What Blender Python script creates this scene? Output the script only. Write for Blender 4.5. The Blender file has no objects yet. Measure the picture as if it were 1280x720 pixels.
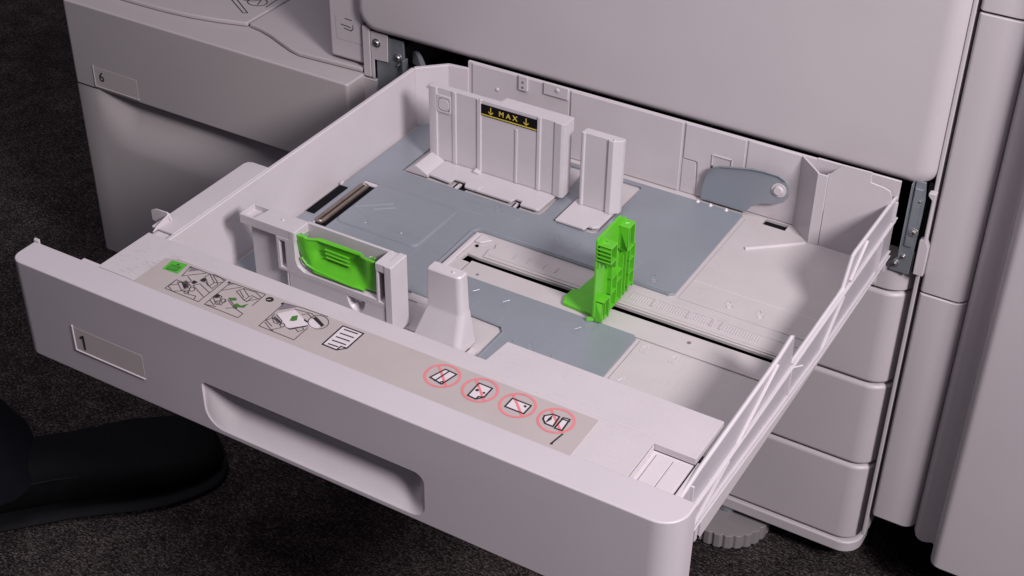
import bpy, bmesh, math, random
from mathutils import Vector, Matrix
from mathutils.geometry import tessellate_polygon
random.seed(4)
S = bpy.context.scene
COL = S.collection
R = math.radians
# ------------------------------------------------------------------ camera
cd = bpy.data.cameras.new('camera'); cam = bpy.data.objects.new('camera', cd); COL.objects.link(cam)
cr = Vector((0.86144, 0.507697, 0.012851)); cu = Vector((-0.303099, 0.493653, 0.815131)); cf = Vector((-0.407496, 0.706081, -0.579135))
cam.matrix_world = Matrix(((cr.x, cu.x, -cf.x, 0.82957), (cr.y, cu.y, -cf.y, -0.631829), (cr.z, cu.z, -cf.z, 0.661346), (0, 0, 0, 1)))
cd.sensor_width = 36; cd.lens = 51.36; cd.clip_start = .02; cd.clip_end = 60
S.camera = cam
# ------------------------------------------------------------------ world, lamps, exposure
w = bpy.data.worlds.new('World'); S.world = w; w.use_nodes = True
w.node_tree.nodes['Background'].inputs[0].default_value = (.60, .57, .70, 1)
w.node_tree.nodes['Background'].inputs[1].default_value = .165
def lamp(name, loc, target, size, power, colour):
    l = bpy.data.lights.new(name, 'AREA'); l.shape = 'DISK'; l.size = size; l.energy = power; l.color = colour
    o = bpy.data.objects.new(name, l); COL.objects.link(o); o.location = loc
    o.rotation_euler = (Vector(target) - Vector(loc)).to_track_quat('-Z', 'Y').to_euler(); return o
lamp('key_lamp', (1.74, -.44, 1.14), (.40, .25, -.05), .40, 40, (1.0, .955, .965))
lamp('ceiling_lamp', (.45, -.30, 2.2), (.4, .3, 0), 1.2, 18, (.98, .95, 1.0))
S.view_settings.view_transform = 'Standard'; S.view_settings.look = 'None'
S.view_settings.exposure = 0.08; S.view_settings.gamma = 1
S.render.engine = 'CYCLES'
# ------------------------------------------------------------------ materials
def mat(name, col, rough=.45, metal=0.0, var=.06, scale=60, bump=.0, bscale=900, spec=.5, scuff=None, scz=.09, sccol=(.16, .13, .16, 1)):
    m = bpy.data.materials.new(name); m.use_nodes = True; nt = m.node_tree; b = nt.nodes['Principled BSDF']
    N = nt.nodes.new; L = nt.links.new
    tc = N('ShaderNodeTexCoord'); n1 = N('ShaderNodeTexNoise'); n1.inputs['Scale'].default_value = scale; n1.inputs['Detail'].default_value = 5
    L(tc.outputs['Object'], n1.inputs['Vector'])
    mr = N('ShaderNodeMapRange'); mr.inputs[3].default_value = 1 - var; mr.inputs[4].default_value = 1 + var
    mr.inputs[1].default_value = .25; mr.inputs[2].default_value = .75
    L(n1.outputs['Fac'], mr.inputs[0])
    mx = N('ShaderNodeVectorMath'); mx.operation = 'SCALE'; mx.inputs[0].default_value = col; L(mr.outputs[0], mx.inputs['Scale'])
    out = mx.outputs[0]
    if scuff:
        # smudges and pencil-like scratches that belong to this surface
        for (cx, cy, rad, amt, sx, sy) in scuff:
            d = N('ShaderNodeVectorMath'); d.operation = 'DISTANCE'; d.inputs[1].default_value = (cx-.3, cy-.25, scz); L(tc.outputs['Object'], d.inputs[0])
            fo = N('ShaderNodeMapRange'); fo.inputs[1].default_value = rad; fo.inputs[2].default_value = rad * .3; L(d.outputs['Value'], fo.inputs[0])
            mp = N('ShaderNodeMapping'); mp.inputs['Scale'].default_value = (sx, sy, 1); mp.inputs['Rotation'].default_value = (0, 0, .5); L(tc.outputs['Object'], mp.inputs[0])
            n2 = N('ShaderNodeTexNoise'); n2.inputs['Scale'].default_value = 1; n2.inputs['Detail'].default_value = 8; n2.inputs['Roughness'].default_value = .7
            L(mp.outputs[0], n2.inputs['Vector'])
            th = N('ShaderNodeMapRange'); th.inputs[1].default_value = .575; th.inputs[2].default_value = .66; L(n2.outputs['Fac'], th.inputs[0])
            mu = N('ShaderNodeMath'); mu.operation = 'MULTIPLY'; L(fo.outputs[0], mu.inputs[0]); L(th.outputs[0], mu.inputs[1])
            m2 = N('ShaderNodeMath'); m2.operation = 'MULTIPLY'; m2.inputs[1].default_value = amt; L(mu.outputs[0], m2.inputs[0])
            mc = N('ShaderNodeMix'); mc.data_type = 'RGBA'; L(m2.outputs[0], mc.inputs[0]); L(out, mc.inputs[6]); mc.inputs[7].default_value = sccol
            out = mc.outputs[2]
    L(out, b.inputs['Base Color'])
    b.inputs['Roughness'].default_value = rough; b.inputs['Metallic'].default_value = metal; b.inputs['Specular IOR Level'].default_value = spec
    if bump:
        n3 = N('ShaderNodeTexNoise'); n3.inputs['Scale'].default_value = bscale; n3.inputs['Detail'].default_value = 2; L(tc.outputs['Object'], n3.inputs['Vector'])
        bp = N('ShaderNodeBump'); bp.inputs['Strength'].default_value = bump; bp.inputs['Distance'].default_value = .0006; L(n3.outputs['Fac'], bp.inputs['Height']); L(bp.outputs[0], b.inputs['Normal'])
        rr = N('ShaderNodeMapRange'); rr.inputs[3].default_value = rough - .07; rr.inputs[4].default_value = rough + .1; L(n1.outputs['Fac'], rr.inputs[0]); L(rr.outputs[0], b.inputs['Roughness'])
    return m
PL = (.60, .525, .56)
M = {}
M['shell'] = mat('shell_plastic', (.50, .450, .475), .42, bump=.14, var=.03, scale=9)
M['front'] = mat('drawer_front_plastic', (.49, .438, .474), .42, bump=.14, var=.03, scale=9)
M['deck'] = mat('drawer_deck_plastic', (.50, .447, .47), .42, bump=.3, var=.03, scale=30,
                scuff=[(.104, .066, .030, .75, 55, 300), (.086, .046, .026, .7, 70, 330), (.19, .020, .018, .6, 420, 300), (.20, .022, .014, .45, 700, 500), (.45, .04, .2, .14, 120, 500)])
M['tray'] = mat('tray_plastic', (.54, .485, .512), .34, bump=.2, var=.035, scale=25)
M['thin'] = mat('thin_wall_dimmed_plastic', (.40, .365, .405), .36, bump=.15, var=.03, scale=25)  # darker than the ribs: see-through plastic and dimmer light painted into the colour
M['ribs'] = mat('rib_plastic', (.56, .51, .545), .32, bump=.1, var=.03, scale=25)
M['guide'] = mat('guide_plastic', (.53, .48, .51), .30, bump=.25, var=.03, scale=35)
M['floorp'] = mat('tray_floor_plastic', (.48, .435, .445), .34, bump=.2, var=.05, scale=18, scz=.024, sccol=(.27,.23,.23,1), scuff=[(.50,.30,.12,.25,40,300),(.50,.18,.10,.2,300,50)])
M['feeder'] = mat('feeder_plastic', (.42, .375, .385), .42, bump=.14, var=.03, scale=9)
M['plate'] = mat('blue_grey_plate', (.265, .285, .325), .31, metal=.28, bump=.15, var=.07, scale=14, scz=.025, sccol=(.34,.36,.39,1), scuff=[(.20,.30,.22,.45,20,260),(.36,.28,.16,.4,260,30)])
M['steel'] = mat('zinc_steel', (.30, .325, .36), .35, metal=.6, var=.12, scale=40, bump=.1)
M['screw'] = mat('screw_metal', (.55, .52, .52), .3, metal=.9, var=.1)
M['rod'] = mat('bronze_rod', (.30, .24, .21), .3, metal=.8, var=.15, scale=120)
M['black'] = mat('black_felt', (.006, .006, .008), .95, var=.2, spec=.1)
M['void'] = mat('dark_interior', (.006, .0055, .007), .95, var=.2, spec=.1)
M['green'] = mat('green_plastic', (.105, .46, .022), .30, bump=.12, var=.05, scale=60)
M['sticker'] = mat('sticker_film', (.405, .350, .348), .38, var=.03, scale=40)
M['label'] = mat('label_insert', (.44, .385, .385), .4, var=.03, scale=40)
M['labelf'] = mat('label_insert_far', (.42, .375, .38), .4, var=.03, scale=40)
M['ink'] = mat('black_ink', (.018, .015, .02), .5, var=.1)
M['inkthin'] = mat('thin_ink', (.07, .055, .065), .5, var=.1)
M['inkgreen'] = mat('green_ink', (.07, .36, .03), .5, var=.1)
M['inkgreend'] = mat('dark_green_ink', (.05, .16, .03), .5, var=.1)
M['inkred'] = mat('red_ink', (.62, .185, .20), .5, var=.06)
M['inkgrey'] = mat('grey_ink', (.18, .15, .18), .5, var=.1)
M['inkwhite'] = mat('white_ink', (.60, .53, .56), .5, var=.04)
M['yellow'] = mat('yellow_ink', (.62, .45, .05), .5, var=.05)
M['shoe'] = mat('shoe_leather', (.0035, .003, .0038), .75, spec=.12, bump=1.0, bscale=160, var=.3)
M['sole'] = mat('shoe_rubber', (.006, .0055, .007), .75, var=.2, spec=.15)
M['cloth'] = mat('trouser_cloth', (.003, .003, .006), .95, spec=.15, bump=.8, bscale=700, var=.3)
M['rubber'] = mat('foot_plastic', (.23, .205, .215), .5, var=.05)
# carpet: dark loop pile with speckles
cm = bpy.data.materials.new('carpet_pile'); cm.use_nodes = True; nt = cm.node_tree; b = nt.nodes['Principled BSDF']
tc = nt.nodes.new('ShaderNodeTexCoord')
mp = nt.nodes.new('ShaderNodeMapping'); mp.inputs['Rotation'].default_value = (0, 0, .55); mp.inputs['Scale'].default_value = (1, 2.2, 1); nt.links.new(tc.outputs['Object'], mp.inputs[0])
n = nt.nodes.new('ShaderNodeTexNoise'); n.inputs['Scale'].default_value = 330; n.inputs['Detail'].default_value = 3; n.inputs['Roughness'].default_value = .7; nt.links.new(mp.outputs[0], n.inputs['Vector'])
n2 = nt.nodes.new('ShaderNodeTexNoise'); n2.inputs['Scale'].default_value = 26; n2.inputs['Detail'].default_value = 4; nt.links.new(tc.outputs['Object'], n2.inputs['Vector'])
ad = nt.nodes.new('ShaderNodeMath'); ad.operation = 'MULTIPLY_ADD'; nt.links.new(n2.outputs['Fac'], ad.inputs[0]); ad.inputs[1].default_value = .18; nt.links.new(n.outputs['Fac'], ad.inputs[2])
cr_ = nt.nodes.new('ShaderNodeValToRGB'); nt.links.new(ad.outputs[0], cr_.inputs[0])
e = cr_.color_ramp.elements; e[0].position = .47; e[0].color = (.008, .0062, .0072, 1); e[1].position = .78; e[1].color = (.19, .148, .146, 1)
k_ = cr_.color_ramp.elements.new(.61); k_.color = (.036, .029, .030, 1)
nt.links.new(cr_.outputs[0], b.inputs['Base Color']); b.inputs['Roughness'].default_value = .95; b.inputs['Specular IOR Level'].default_value = .1
bu = nt.nodes.new('ShaderNodeBump'); bu.inputs['Strength'].default_value = .9; bu.inputs['Distance'].default_value = .004; nt.links.new(n.outputs['Fac'], bu.inputs['Height']); nt.links.new(bu.outputs[0], b.inputs['Normal'])
M['carpet'] = cm
# ------------------------------------------------------------------ mesh helpers
class MB:
    def __init__(s): s.v = []; s.f = []; s.tess = False
    def add(s, vs, fs):
        o = len(s.v); s.v += [tuple(v) for v in vs]; s.f += [tuple(i + o for i in f) for f in fs]; return s
    def box(s, x0, x1, y0, y1, z0, z1):
        return s.add([(x0,y0,z0),(x1,y0,z0),(x1,y1,z0),(x0,y1,z0),(x0,y0,z1),(x1,y0,z1),(x1,y1,z1),(x0,y1,z1)],
                     [(0,3,2,1),(4,5,6,7),(0,1,5,4),(1,2,6,5),(2,3,7,6),(3,0,4,7)])
    def prism(s, poly, axis, a0, a1, holes=()):
        """poly in the two other axes (xy for z, xz for y, yz for x)"""
        def P(q, a): return {'z': (q[0], q[1], a), 'y': (q[0], a, q[1]), 'x': (a, q[0], q[1])}[axis]
        loops = [list(poly)] + [list(h) for h in holes]
        n = sum(map(len, loops)); flat = [q for l in loops for q in l]
        vs = [P(q, a0) for q in flat] + [P(q, a1) for q in flat]; fs = []
        if holes:
            s.tess = True
            tr = tessellate_polygon([[Vector((q[0], q[1], 0)) for q in l] for l in loops])
            for t in tr: fs.append(tuple(t)); fs.append(tuple(i + n for i in reversed(t)))
        else:
            fs.append(tuple(range(n))); fs.append(tuple(range(2*n - 1, n - 1, -1)))
        o = 0
        for l in loops:
            m = len(l)
            for i in range(m):
                j = (i + 1) % m; fs.append((o+i, o+j, o+j+n, o+i+n))
            o += m
        return s.add(vs, fs)
    def cyl(s, c, axis, r, h, n=20, r2=None):
        """centre of the base, runs +h along the axis"""
        r2 = r if r2 is None else r2
        def P(a, b_, d): return {'z': (c[0]+a, c[1]+b_, c[2]+d), 'y': (c[0]+a, c[1]+d, c[2]+b_), 'x': (c[0]+d, c[1]+a, c[2]+b_)}[axis]
        vs = [P(r*math.cos(2*math.pi*i/n), r*math.sin(2*math.pi*i/n), 0) for i in range(n)] + [P(r2*math.cos(2*math.pi*i/n), r2*math.sin(2*math.pi*i/n), h) for i in range(n)]
        return s.add(vs, [tuple(range(n)), tuple(range(2*n-1, n-1, -1))] + [(i, (i+1)%n, (i+1)%n+n, i+n) for i in range(n)])
    def rings(s, rings, cap=True, closed=True):
        n = len(rings[0]); vs = [p for r in rings for p in r]; fs = []
        for k in range(len(rings)-1):
            for i in range(n if closed else n-1):
                j = (i+1) % n; fs.append((k*n+i, k*n+j, (k+1)*n+j, (k+1)*n+i))
        if cap: fs += [tuple(range(n)), tuple(range(len(vs)-1, len(vs)-n-1, -1))]
        return s.add(vs, fs)
    def tube(s, path, r, n=8, closed=False):
        P = [Vector(p) for p in path]; m = len(P); rs = []
        for i, p in enumerate(P):
            t = (P[(i+1)%m]-P[i-1]) if closed else (P[min(i+1,m-1)]-P[max(i-1,0)])
            t.normalize(); up = Vector((0,0,1)) if abs(t.z) < .9 else Vector((1,0,0))
            a = t.cross(up).normalized(); b_ = a.cross(t)
            rs.append([p + r*(math.cos(2*math.pi*k/n)*a + math.sin(2*math.pi*k/n)*b_) for k in range(n)])
        if closed: rs.append(rs[0])
        return s.rings(rs, cap=not closed)
    def obj(s, name, m, parent=None, bevel=0, seg=2, smooth=35, label=None):
        me = bpy.data.meshes.new(name)
        off = Vector((0,0,0)); q = parent
        while q: off += q.location; q = q.parent
        me.from_pydata([tuple(Vector(v) - off) for v in s.v], [], s.f)
        bm = bmesh.new(); bm.from_mesh(me)
        bmesh.ops.remove_doubles(bm, verts=bm.verts, dist=1e-6)
        bmesh.ops.recalc_face_normals(bm, faces=bm.faces)
        if s.tess: bmesh.ops.dissolve_limit(bm, angle_limit=.01, verts=bm.verts, edges=bm.edges)
        bm.to_mesh(me); bm.free()
        me.polygons.foreach_set('use_smooth', [True]*len(me.polygons))
        o = bpy.data.objects.new(name, me); COL.objects.link(o); o.parent = parent
        me.materials.append(M[m] if isinstance(m, str) else m)
        if bevel:
            bv = o.modifiers.new('bevel', 'BEVEL'); bv.width = bevel; bv.segments = seg; bv.limit_method = 'ANGLE'; bv.angle_limit = R(32); bv.harden_normals = True; bv.use_clamp_overlap = True
        else: me.set_sharp_from_angle(angle=R(smooth))
        if label: o['label'] = label
        return o
def thing(name, loc, label, cat, group=None):
    o = bpy.data.objects.new(name, None); COL.objects.link(o); o.location = loc; o.empty_display_size = .02
    o['label'] = label; o['category'] = cat
    if group: o['group'] = group
    bpy.context.view_layer.update(); return o
def rrect(x0, x1, y0, y1, r, n=5, rs=None):
    rs = rs or (r, r, r, r); out = []
    for (cx, cy, a, q) in ((x1-rs[0], y0+rs[0], -90, rs[0]), (x1-rs[1], y1-rs[1], 0, rs[1]), (x0+rs[2], y1-rs[2], 90, rs[2]), (x0+rs[3], y0+rs[3], 180, rs[3])):
        if q <= 1e-6: out.append((cx, cy)); continue
        for i in range(n+1):
            t = R(a + 90*i/n); out.append((cx+q*math.cos(t), cy+q*math.sin(t)))
    return out
def box(name, m, par, *b, bevel=.0006, seg=2, label=None): return MB().box(*b).obj(name, m, par, bevel, seg, label=label)
def poly(name, m, par, pts, axis, a0, a1, holes=(), bevel=.0006, seg=2, label=None): return MB().prism(pts, axis, a0, a1, holes).obj(name, m, par, bevel, seg, label=label)
def text(name, s, m, par, origin, xdir, ydir, h, depth=.0002, bold=0.0, font=None):
    """flat lettering; origin = lower left, h = cap height"""
    c = bpy.data.curves.new(name, 'FONT'); c.body = s; c.size = h/.69; c.extrude = depth; c.offset = bold
    t = bpy.data.objects.new(name, c); COL.objects.link(t); bpy.context.view_layer.update()
    me = bpy.data.meshes.new_from_object(t.evaluated_get(bpy.context.evaluated_depsgraph_get()))
    bpy.data.objects.remove(t)
    X = Vector(xdir).normalized(); Y = Vector(ydir).normalized(); Z = X.cross(Y)
    off = Vector((0,0,0)); q = par
    while q: off += q.location; q = q.parent
    O = Vector(origin) - off
    for v in me.vertices: v.co = O + X*v.co.x + Y*v.co.y + Z*v.co.z
    me.materials.clear(); me.materials.append(M[m]); o = bpy.data.objects.new(name, me); COL.objects.link(o); o.parent = par; return o
def strokes(name, lines, wid, z, m, par, frame=None):
    """printed lines: thin ribbons with mitred joints lying at height z (frame maps (u,v,w) to xyz)"""
    fr = frame or (lambda u, v, h: (u, v, h)); mb = MB()
    for ln in lines:
        for i in range(len(ln)-1):
            a = Vector(ln[i]).to_2d(); b_ = Vector(ln[i+1]).to_2d(); d = b_-a
            if d.length < 1e-7: continue
            d.normalize(); nrm = Vector((-d.y, d.x))*wid/2; a = a-d*wid*.35; b_ = b_+d*wid*.35
            zz = z + .000004*(i % 5)
            q = [a+nrm, a-nrm, b_-nrm, b_+nrm]
            mb.add([fr(p.x, p.y, zz) for p in q] , [(0,1,2,3)])
    return mb.obj(name, m, par)
def flat(name, polys, z, m, par, frame=None):
    fr = frame or (lambda u, v, h: (u, v, h)); mb = MB()
    for k, p in enumerate(polys): mb.add([fr(q[0], q[1], z+.000005*k) for q in p], [tuple(range(len(p)))])
    return mb.obj(name, m, par)
def screw(par, c, axis, r=.0032, sgn=-1, name='screw'):
    """pan head with a cross recess"""
    mb = MB(); h = .0018*sgn
    mb.cyl(c, axis, r*1.5, h*.4, 18); mb.cyl(tuple(c[i] + (h*.4 if 'xyz'[i] == axis else 0) for i in range(3)), axis, r, h, 16, r*.72)
    o = mb.obj(name, 'screw', par, .0002)
    t = tuple(c[i] + (h*1.42 if 'xyz'[i] == axis else 0) for i in range(3)); a, d = r*.6, r*.13; x = MB()
    if axis == 'y': x.box(t[0]-a, t[0]+a, t[1]-.0001, t[1]+.0001, t[2]-d, t[2]+d).box(t[0]-d, t[0]+d, t[1]-.00012, t[1]+.00012, t[2]-a, t[2]+a)
    elif axis == 'x': x.box(t[0]-.0001, t[0]+.0001, t[1]-a, t[1]+a, t[2]-d, t[2]+d).box(t[0]-.00012, t[0]+.00012, t[1]-d, t[1]+d, t[2]-a, t[2]+a)
    else: x.box(t[0]-a, t[0]+a, t[1]-d, t[1]+d, t[2]-.0001, t[2]+.0001).box(t[0]-d, t[0]+d, t[1]-a, t[1]+a, t[2]-.00012, t[2]+.00012)
    q = x.obj('cross_slot', 'ink', par if par.parent else o)
    return o
# =================================================================== floor
g = MB(); g.add([(-6,-6,-.48),(8,-6,-.48),(8,8,-.48),(-6,8,-.48)], [(0,1,2,3)])
fl = g.obj('carpet_floor', 'carpet'); fl['kind'] = 'structure'; fl['label'] = 'dark charcoal speckled carpet floor'
# =================================================================== COPIER CABINET
cop = thing('copier_cabinet', (.3, .8, -.45), 'large pale copier cabinet with closed drawers below and behind the open paper drawer', 'copier')
YF = .4919
# outer shell around the drawer bay
mb = MB(); mb.box(-.05, -.0056, .4960, 1.1, -.043, .46); mb.obj('side_cover', 'shell', cop, .004, 3)
box('side_panel', 'shell', cop, .6015, .6055, .4945, 1.1, -.4185, .46, bevel=.0012)
box('top_housing', 'void', cop, -.0050, .6010, .53, 1.1, .012, .455)
mb = MB()    # dark bay
mb.add([(-.0052,.515,-.091),(.601,.515,-.091),(.601,1.0,-.091),(-.0052,1.0,-.091),(-.0052,.515,.0105),(.601,.515,.0105),(.601,1.0,.0105),(-.0052,1.0,.0105)],
       [(0,1,2,3),(4,5,6,7),(3,2,6,7),(0,3,7,4),(1,2,6,5)])
mb.obj('drawer_bay', 'void', cop)
box('lower_housing', 'shell', cop, -.045, .6012, .512, 1.1, -.434, -.0915, bevel=.001)
# upper door: rounded slab
def slab(name, m, par, x0, x1, z0, z1, y0=YF, y1=.53, r=.018, bev=.003, rl=.012):
    """front panel: plan profile with rounded front corners, extruded in z"""
    return poly(name, m, par, rrect(x0, x1, y0, y1, 0, 8, (r, 0, 0, rl)), 'z', z0, z1, bevel=bev, seg=4)
rg_ = [[(a, .5285, b_) for a, b_ in rrect(-.0105, .6026, .0005, .46, 0, 8, (.018, .014, .014, .026))]]
for k in range(11):                              # front edge rolls over all round
    t = R(90*k/10); r0 = .0150; i_ = r0*(1-math.cos(t))
    rg_.append([(a, .4862+r0*(1-math.sin(t)), b_) for a, b_ in rrect(-.0105+i_, .6026-i_*1.25, .0005+i_*.75, .46-i_, 0, 8, (.018-i_*.7, .014-i_*.7, .014-i_*.7, .026-i_*.7))])
MB().rings(rg_).obj('upper_door', 'shell', cop, smooth=50)
# ledge and three closed drawers
slab('shelf_ledge', 'shell', cop, .0, .6006, -.1148, -.0895, y0=.4915, r=.024, bev=.0022)
for z1, z0 in ((-.1172, -.2250), (-.2272, -.3295), (-.3317, -.4335)):
    d = slab('closed_drawer', 'shell', cop, .0, .6000, z0, z1, y0=.4915, r=.024, bev=.0046)
    pts = rrect(.0, .5980, .4975, .52, 0, 8, (.022, 0, 0, .01))
    poly('drawer_gap_liner', 'void', cop, pts, 'z', z1 - .001, z1 + .0032, bevel=0)
slab('base_ledge', 'shell', cop, -.0, .6008, -.4500, -.4355, y0=.4900, r=.022, bev=.0022)
# right hand strip covers next to the bay
poly('strip_cover', 'shell', cop, [(.6000,-.0865),(.6090,-.0865),(.6090,-.0560),(.6062,-.0500),(.6062,-.0010),(.5996,-.0010),(.5996,-.004),(.6035,-.008),(.6035,-.0480),(.6000,-.0500)], 'y', .4875, .4945, bevel=.0008)
sr = poly('slide_rail', 'steel', cop, [(.5850,-.0715),(.5870,.0066),(.5955,.0068),(.5975,-.0100),(.5975,-.030),(.5960,-.0898),(.5785,-.0898),(.5785,-.0800)], 'y', .4890, .4912, bevel=.0004)
box('rail_flange', 'steel', cop, .5850, .5862, .4820, .4890, -.072, .0062, bevel=.0003)
box('rail_channel', 'steel', cop, .5876, .5948, .4873, .4890, -.0600, .0, bevel=.0005)
box('rail_shadow_gap', 'void', cop, .5976, .6012, .4930, .4940, -.088, .006, bevel=0)
screw(sr, (.5937, .4872, -.0437), 'y', .0030); screw(sr, (.5820, .4890, -.0815), 'y', .0027); screw(sr, (.5885, .4890, -.0720), 'y', .0016); screw(sr, (.5935, .4890, -.0120), 'y', .0015)
# left hand strips
ls = poly('latch_plate', 'shell', cop, [(.0056,-.0535),(.0089,-.0535),(.0089,-.0315),(.0262,-.0305),(.0270,.0),(.0056,.0)], 'y', .4935, .4950, bevel=.0004)
screw(ls, (.0133, .4935, -.0115), 'y', .0034)
box('strip_cover', 'shell', cop, -.0041, .0048, .4925, .4960, -.0530, .004, bevel=.0006)
lr = poly('slide_rail', 'steel', cop, [(.0105,-.0700),(.0105,-.004),(.0445,-.004),(.0470,-.0700)], 'y', .4962, .4985, bevel=.0004)
screw(lr, (.0375, .4962, -.0235), 'y', .0034); screw(lr, (.0387, .4962, -.0315), 'y', .0016)
box('rail_flange', 'steel', cop, .0465, .0485, .4900, .4985, -.066, -.022, bevel=.0004)
box('frame_post', 'shell', cop, -.0060, .0104, .4930, .4985, -.434, -.0556, bevel=.0006)
mb = MB(); mb.rings([[(.050 + .03*t, .505 - .028*t, -.031 + .006*math.sin(t*3) + dz) for dz in (0, .014)] + [(.050 + .03*t, .509 - .024*t, -.031 + .006*math.sin(t*3) + dz) for dz in (.014, 0)] for t in [i/10 for i in range(11)]])
mb.obj('rail_end', 'steel', cop, .0006)
# small icon printed on the left cover
fr = lambda u, v, h: (u, .4959 - h, v)
flat('icon_patch', [[(-.040,-.020),(-.0075,-.020),(-.0075,.006),(-.040,.006)]], .0002, 'shell', cop, fr)
strokes('drawer_icon', [[(-.0275,.0052),(-.0190,.0049)],[(-.0330,-.0025),(-.0210,-.0035)],[(-.0292,-.0062),(-.0205,-.0073),(-.0178,-.0045),(-.0178,-.0005)]], .0009, .0004, 'ink', cop, fr)
# levelling foot: toothed disc
def foot(c, r, z0, z1, teeth=26, name='levelling_foot'):
    pts = []
    for i in range(teeth*4):
        a = 2*math.pi*i/(teeth*4); q = r if (i % 4) in (0, 1, 2) else r*.955
        pts.append((c[0]+q*math.cos(a), c[1]+q*math.sin(a)))
    return pts
f1 = poly('levelling_foot', 'rubber', cop, foot((.452, .504), .049, 0, 0), 'z', -.4775, -.4590, bevel=.0008)
MB().cyl((.452,.504,-.4590), 'z', .012, .014, 20).obj('foot_stem', 'steel', cop, .0005)
for cx, cy in ((.05, .56), (.55, .9), (.05, .9)):
    MB().cyl((cx, cy, -.4799), 'z', .022, .034, 18).obj('support_foot', 'black', cop, .001)
# =================================================================== FEEDER CABINET (left)
fe = thing('feeder_cabinet', (-.2, .8, -.45), 'greyish high capacity feeder cabinet marked 6 standing left of the copier', 'cabinet')
X0, X1, Y0, ZB, ZT = -.4127, -.0050, .4640, -.402, -.0520
# side profile (y,z): face, undercut grip, lower face
prof = [(1.1, ZB), (Y0+.002, ZB), (Y0, ZB+.002), (Y0, -.232), (Y0+.002, -.222), (Y0+.010, -.200), (Y0+.021, -.180), (Y0+.027, -.168), (Y0+.027, -.161), (1.1, -.161)]
mb = MB(); rows = []
def scoop(x, z):
    t = max(0, min(1, (x-(X0+.030))/.055)); t = t*t*(3-2*t)
    k = max(0, min(1, (z+.236)/.070)); k = k**1.6
    return Y0 + .027*t*k
zs = [ZB+.002, ZB+.01, -.34, -.28, -.245] + [-.236+.004*i for i in range(19)] + [-.1605]
xs_ = [X0+.004, X0+.03] + [X0+.03+.055*i/14 for i in range(1, 15)] + [-.2, -.1, X1-.002]
for x in xs_: rows.append([(x, scoop(x, z), z) for z in zs])
rows.insert(0, [(X0, 1.1, z) for z in zs]); rows.insert(1, [(X0, Y0+.004, z) for z in zs]); rows.insert(2, [(X0+.0012, Y0+.0012, z) for z in zs]); rows.append([(X1-.002, 1.1, z) for z in zs])
mb.rings(rows, cap=False, closed=False); mb.obj('lower_front', 'feeder', fe, 0, smooth=50)
poly('drawer_front', 'feeder', fe, rrect(X0, X1, Y0-.0006, 1.1, 0, 5, (.004,0,0,.006)), 'z', -.1600, ZT, bevel=.0022, seg=3)
# raised lids on top with a swooping front edge
lidA = [(-.1810,1.1),(-.1810,.5085),(-.215,.4985),(-.250,.4915),(-.285,.4880),(-.32,.4868),(-.409,.4868),(-.409,1.1)]
lidB = [(-.1780,1.1),(-.1780,.5090),(-.160,.5060),(-.140,.4995),(-.118,.4900),(-.100,.4830),(-.086,.4800),(-.0070,.4850),(-.0070,1.1)]
lidA = [(a, b_+.0085 if b_ < 1 else b_) for a, b_ in lidA]; lidB = [(a, b_+.0085 if b_ < 1 else b_) for a, b_ in lidB]
poly('lid', 'feeder', fe, lidA, 'z', ZT+.0005, ZT+.0058, bevel=.0018, seg=3)
poly('lid', 'feeder', fe, lidB, 'z', ZT+.0005, ZT+.0058, bevel=.0018, seg=3)
lb = poly('number_label', 'labelf', fe, rrect(-.3770,-.3105,-.1545,-.1300,.0008), 'y', Y0-.0009, Y0-.0004, bevel=0)
fr6 = MB(); fr6.box(-.3785,-.3772,Y0-.0018,Y0-.0005,-.1560,-.1285).box(-.3785,-.3095,Y0-.0018,Y0-.0005,-.1560,-.1548); fr6.obj('label_rim','labelf', fe, .0003)
text('digit_six', '6', 'ink', lb, (-.3705, Y0-.0011, -.1466), (1,0,0), (0,0,1), .0118)
frl = lambda u, v, h: (u, v, ZT+.0059+h)
strokes('instruction_print', [[(-.245,.562),(-.200,.534),(-.196,.537),(-.240,.566)],[(-.250,.60),(-.245,.562)],
    [(-.222+.016*math.cos(t/3), .574+.012*math.sin(t/3)) for t in range(20)], [(-.205+.012*math.cos(t/3), .566+.010*math.sin(t/3)) for t in range(20)],
    [(-.236,.585),(-.190,.585),(-.188,.560)], [(-.215,.60),(-.200,.56)]], .0012, .0003, 'ink', fe, frl)
for cx, cy in ((-.36,.53),(-.06,.53),(-.36,1.0),(-.06,1.0)):
    MB().cyl((cx,cy,-.4799),'z',.024,.078,18).obj('caster','black',fe,.002)
# =================================================================== FINISHER CABINET (right)
fi = thing('finisher_cabinet', (.8, .8, -.45), 'tall pale finisher cabinet with stacked panels standing right of the copier', 'cabinet')
pa = [(.6085,1.1),(.6085,.4945),(.6098,.4921),(.6125,.4915),(.6400,.4915),(.6440,.4925),(.6475,.4950),(.6500,.4985),(.6510,.503),(.6510,1.1)]
for z0, z1 in ((-.3850,-.1068),(-.1050,.1690),(.1708,.46)):
    poly('front_panel', 'shell', fi, pa, 'z', z0, z1, bevel=.0012)
poly('panel_gap_liner', 'void', fi, [(.6090,1.0),(.6090,.4945),(.642,.4945),(.648,.500),(.650,1.0)], 'z', -.380, .45, bevel=0)
pr = [(.6512,1.1),(.6512,.5005),(.6525,.4950),(.6560,.4875),(.6600,.4838),(.6640,.4828),(.6685,.4838),(.6715,.4855),(.6740,.4860),(.6760,.4830),(.6775,1.1)]
poly('column_ridge', 'shell', fi, pr, 'z', -.3865, .46, bevel=.0012)
pb = [(.6775,1.1),(.6775,.4760),(.6780,.4680),(.6800,.4620),(.6840,.4580),(.6900,.4570),(1.1,.4570),(1.1,1.1)]
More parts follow.
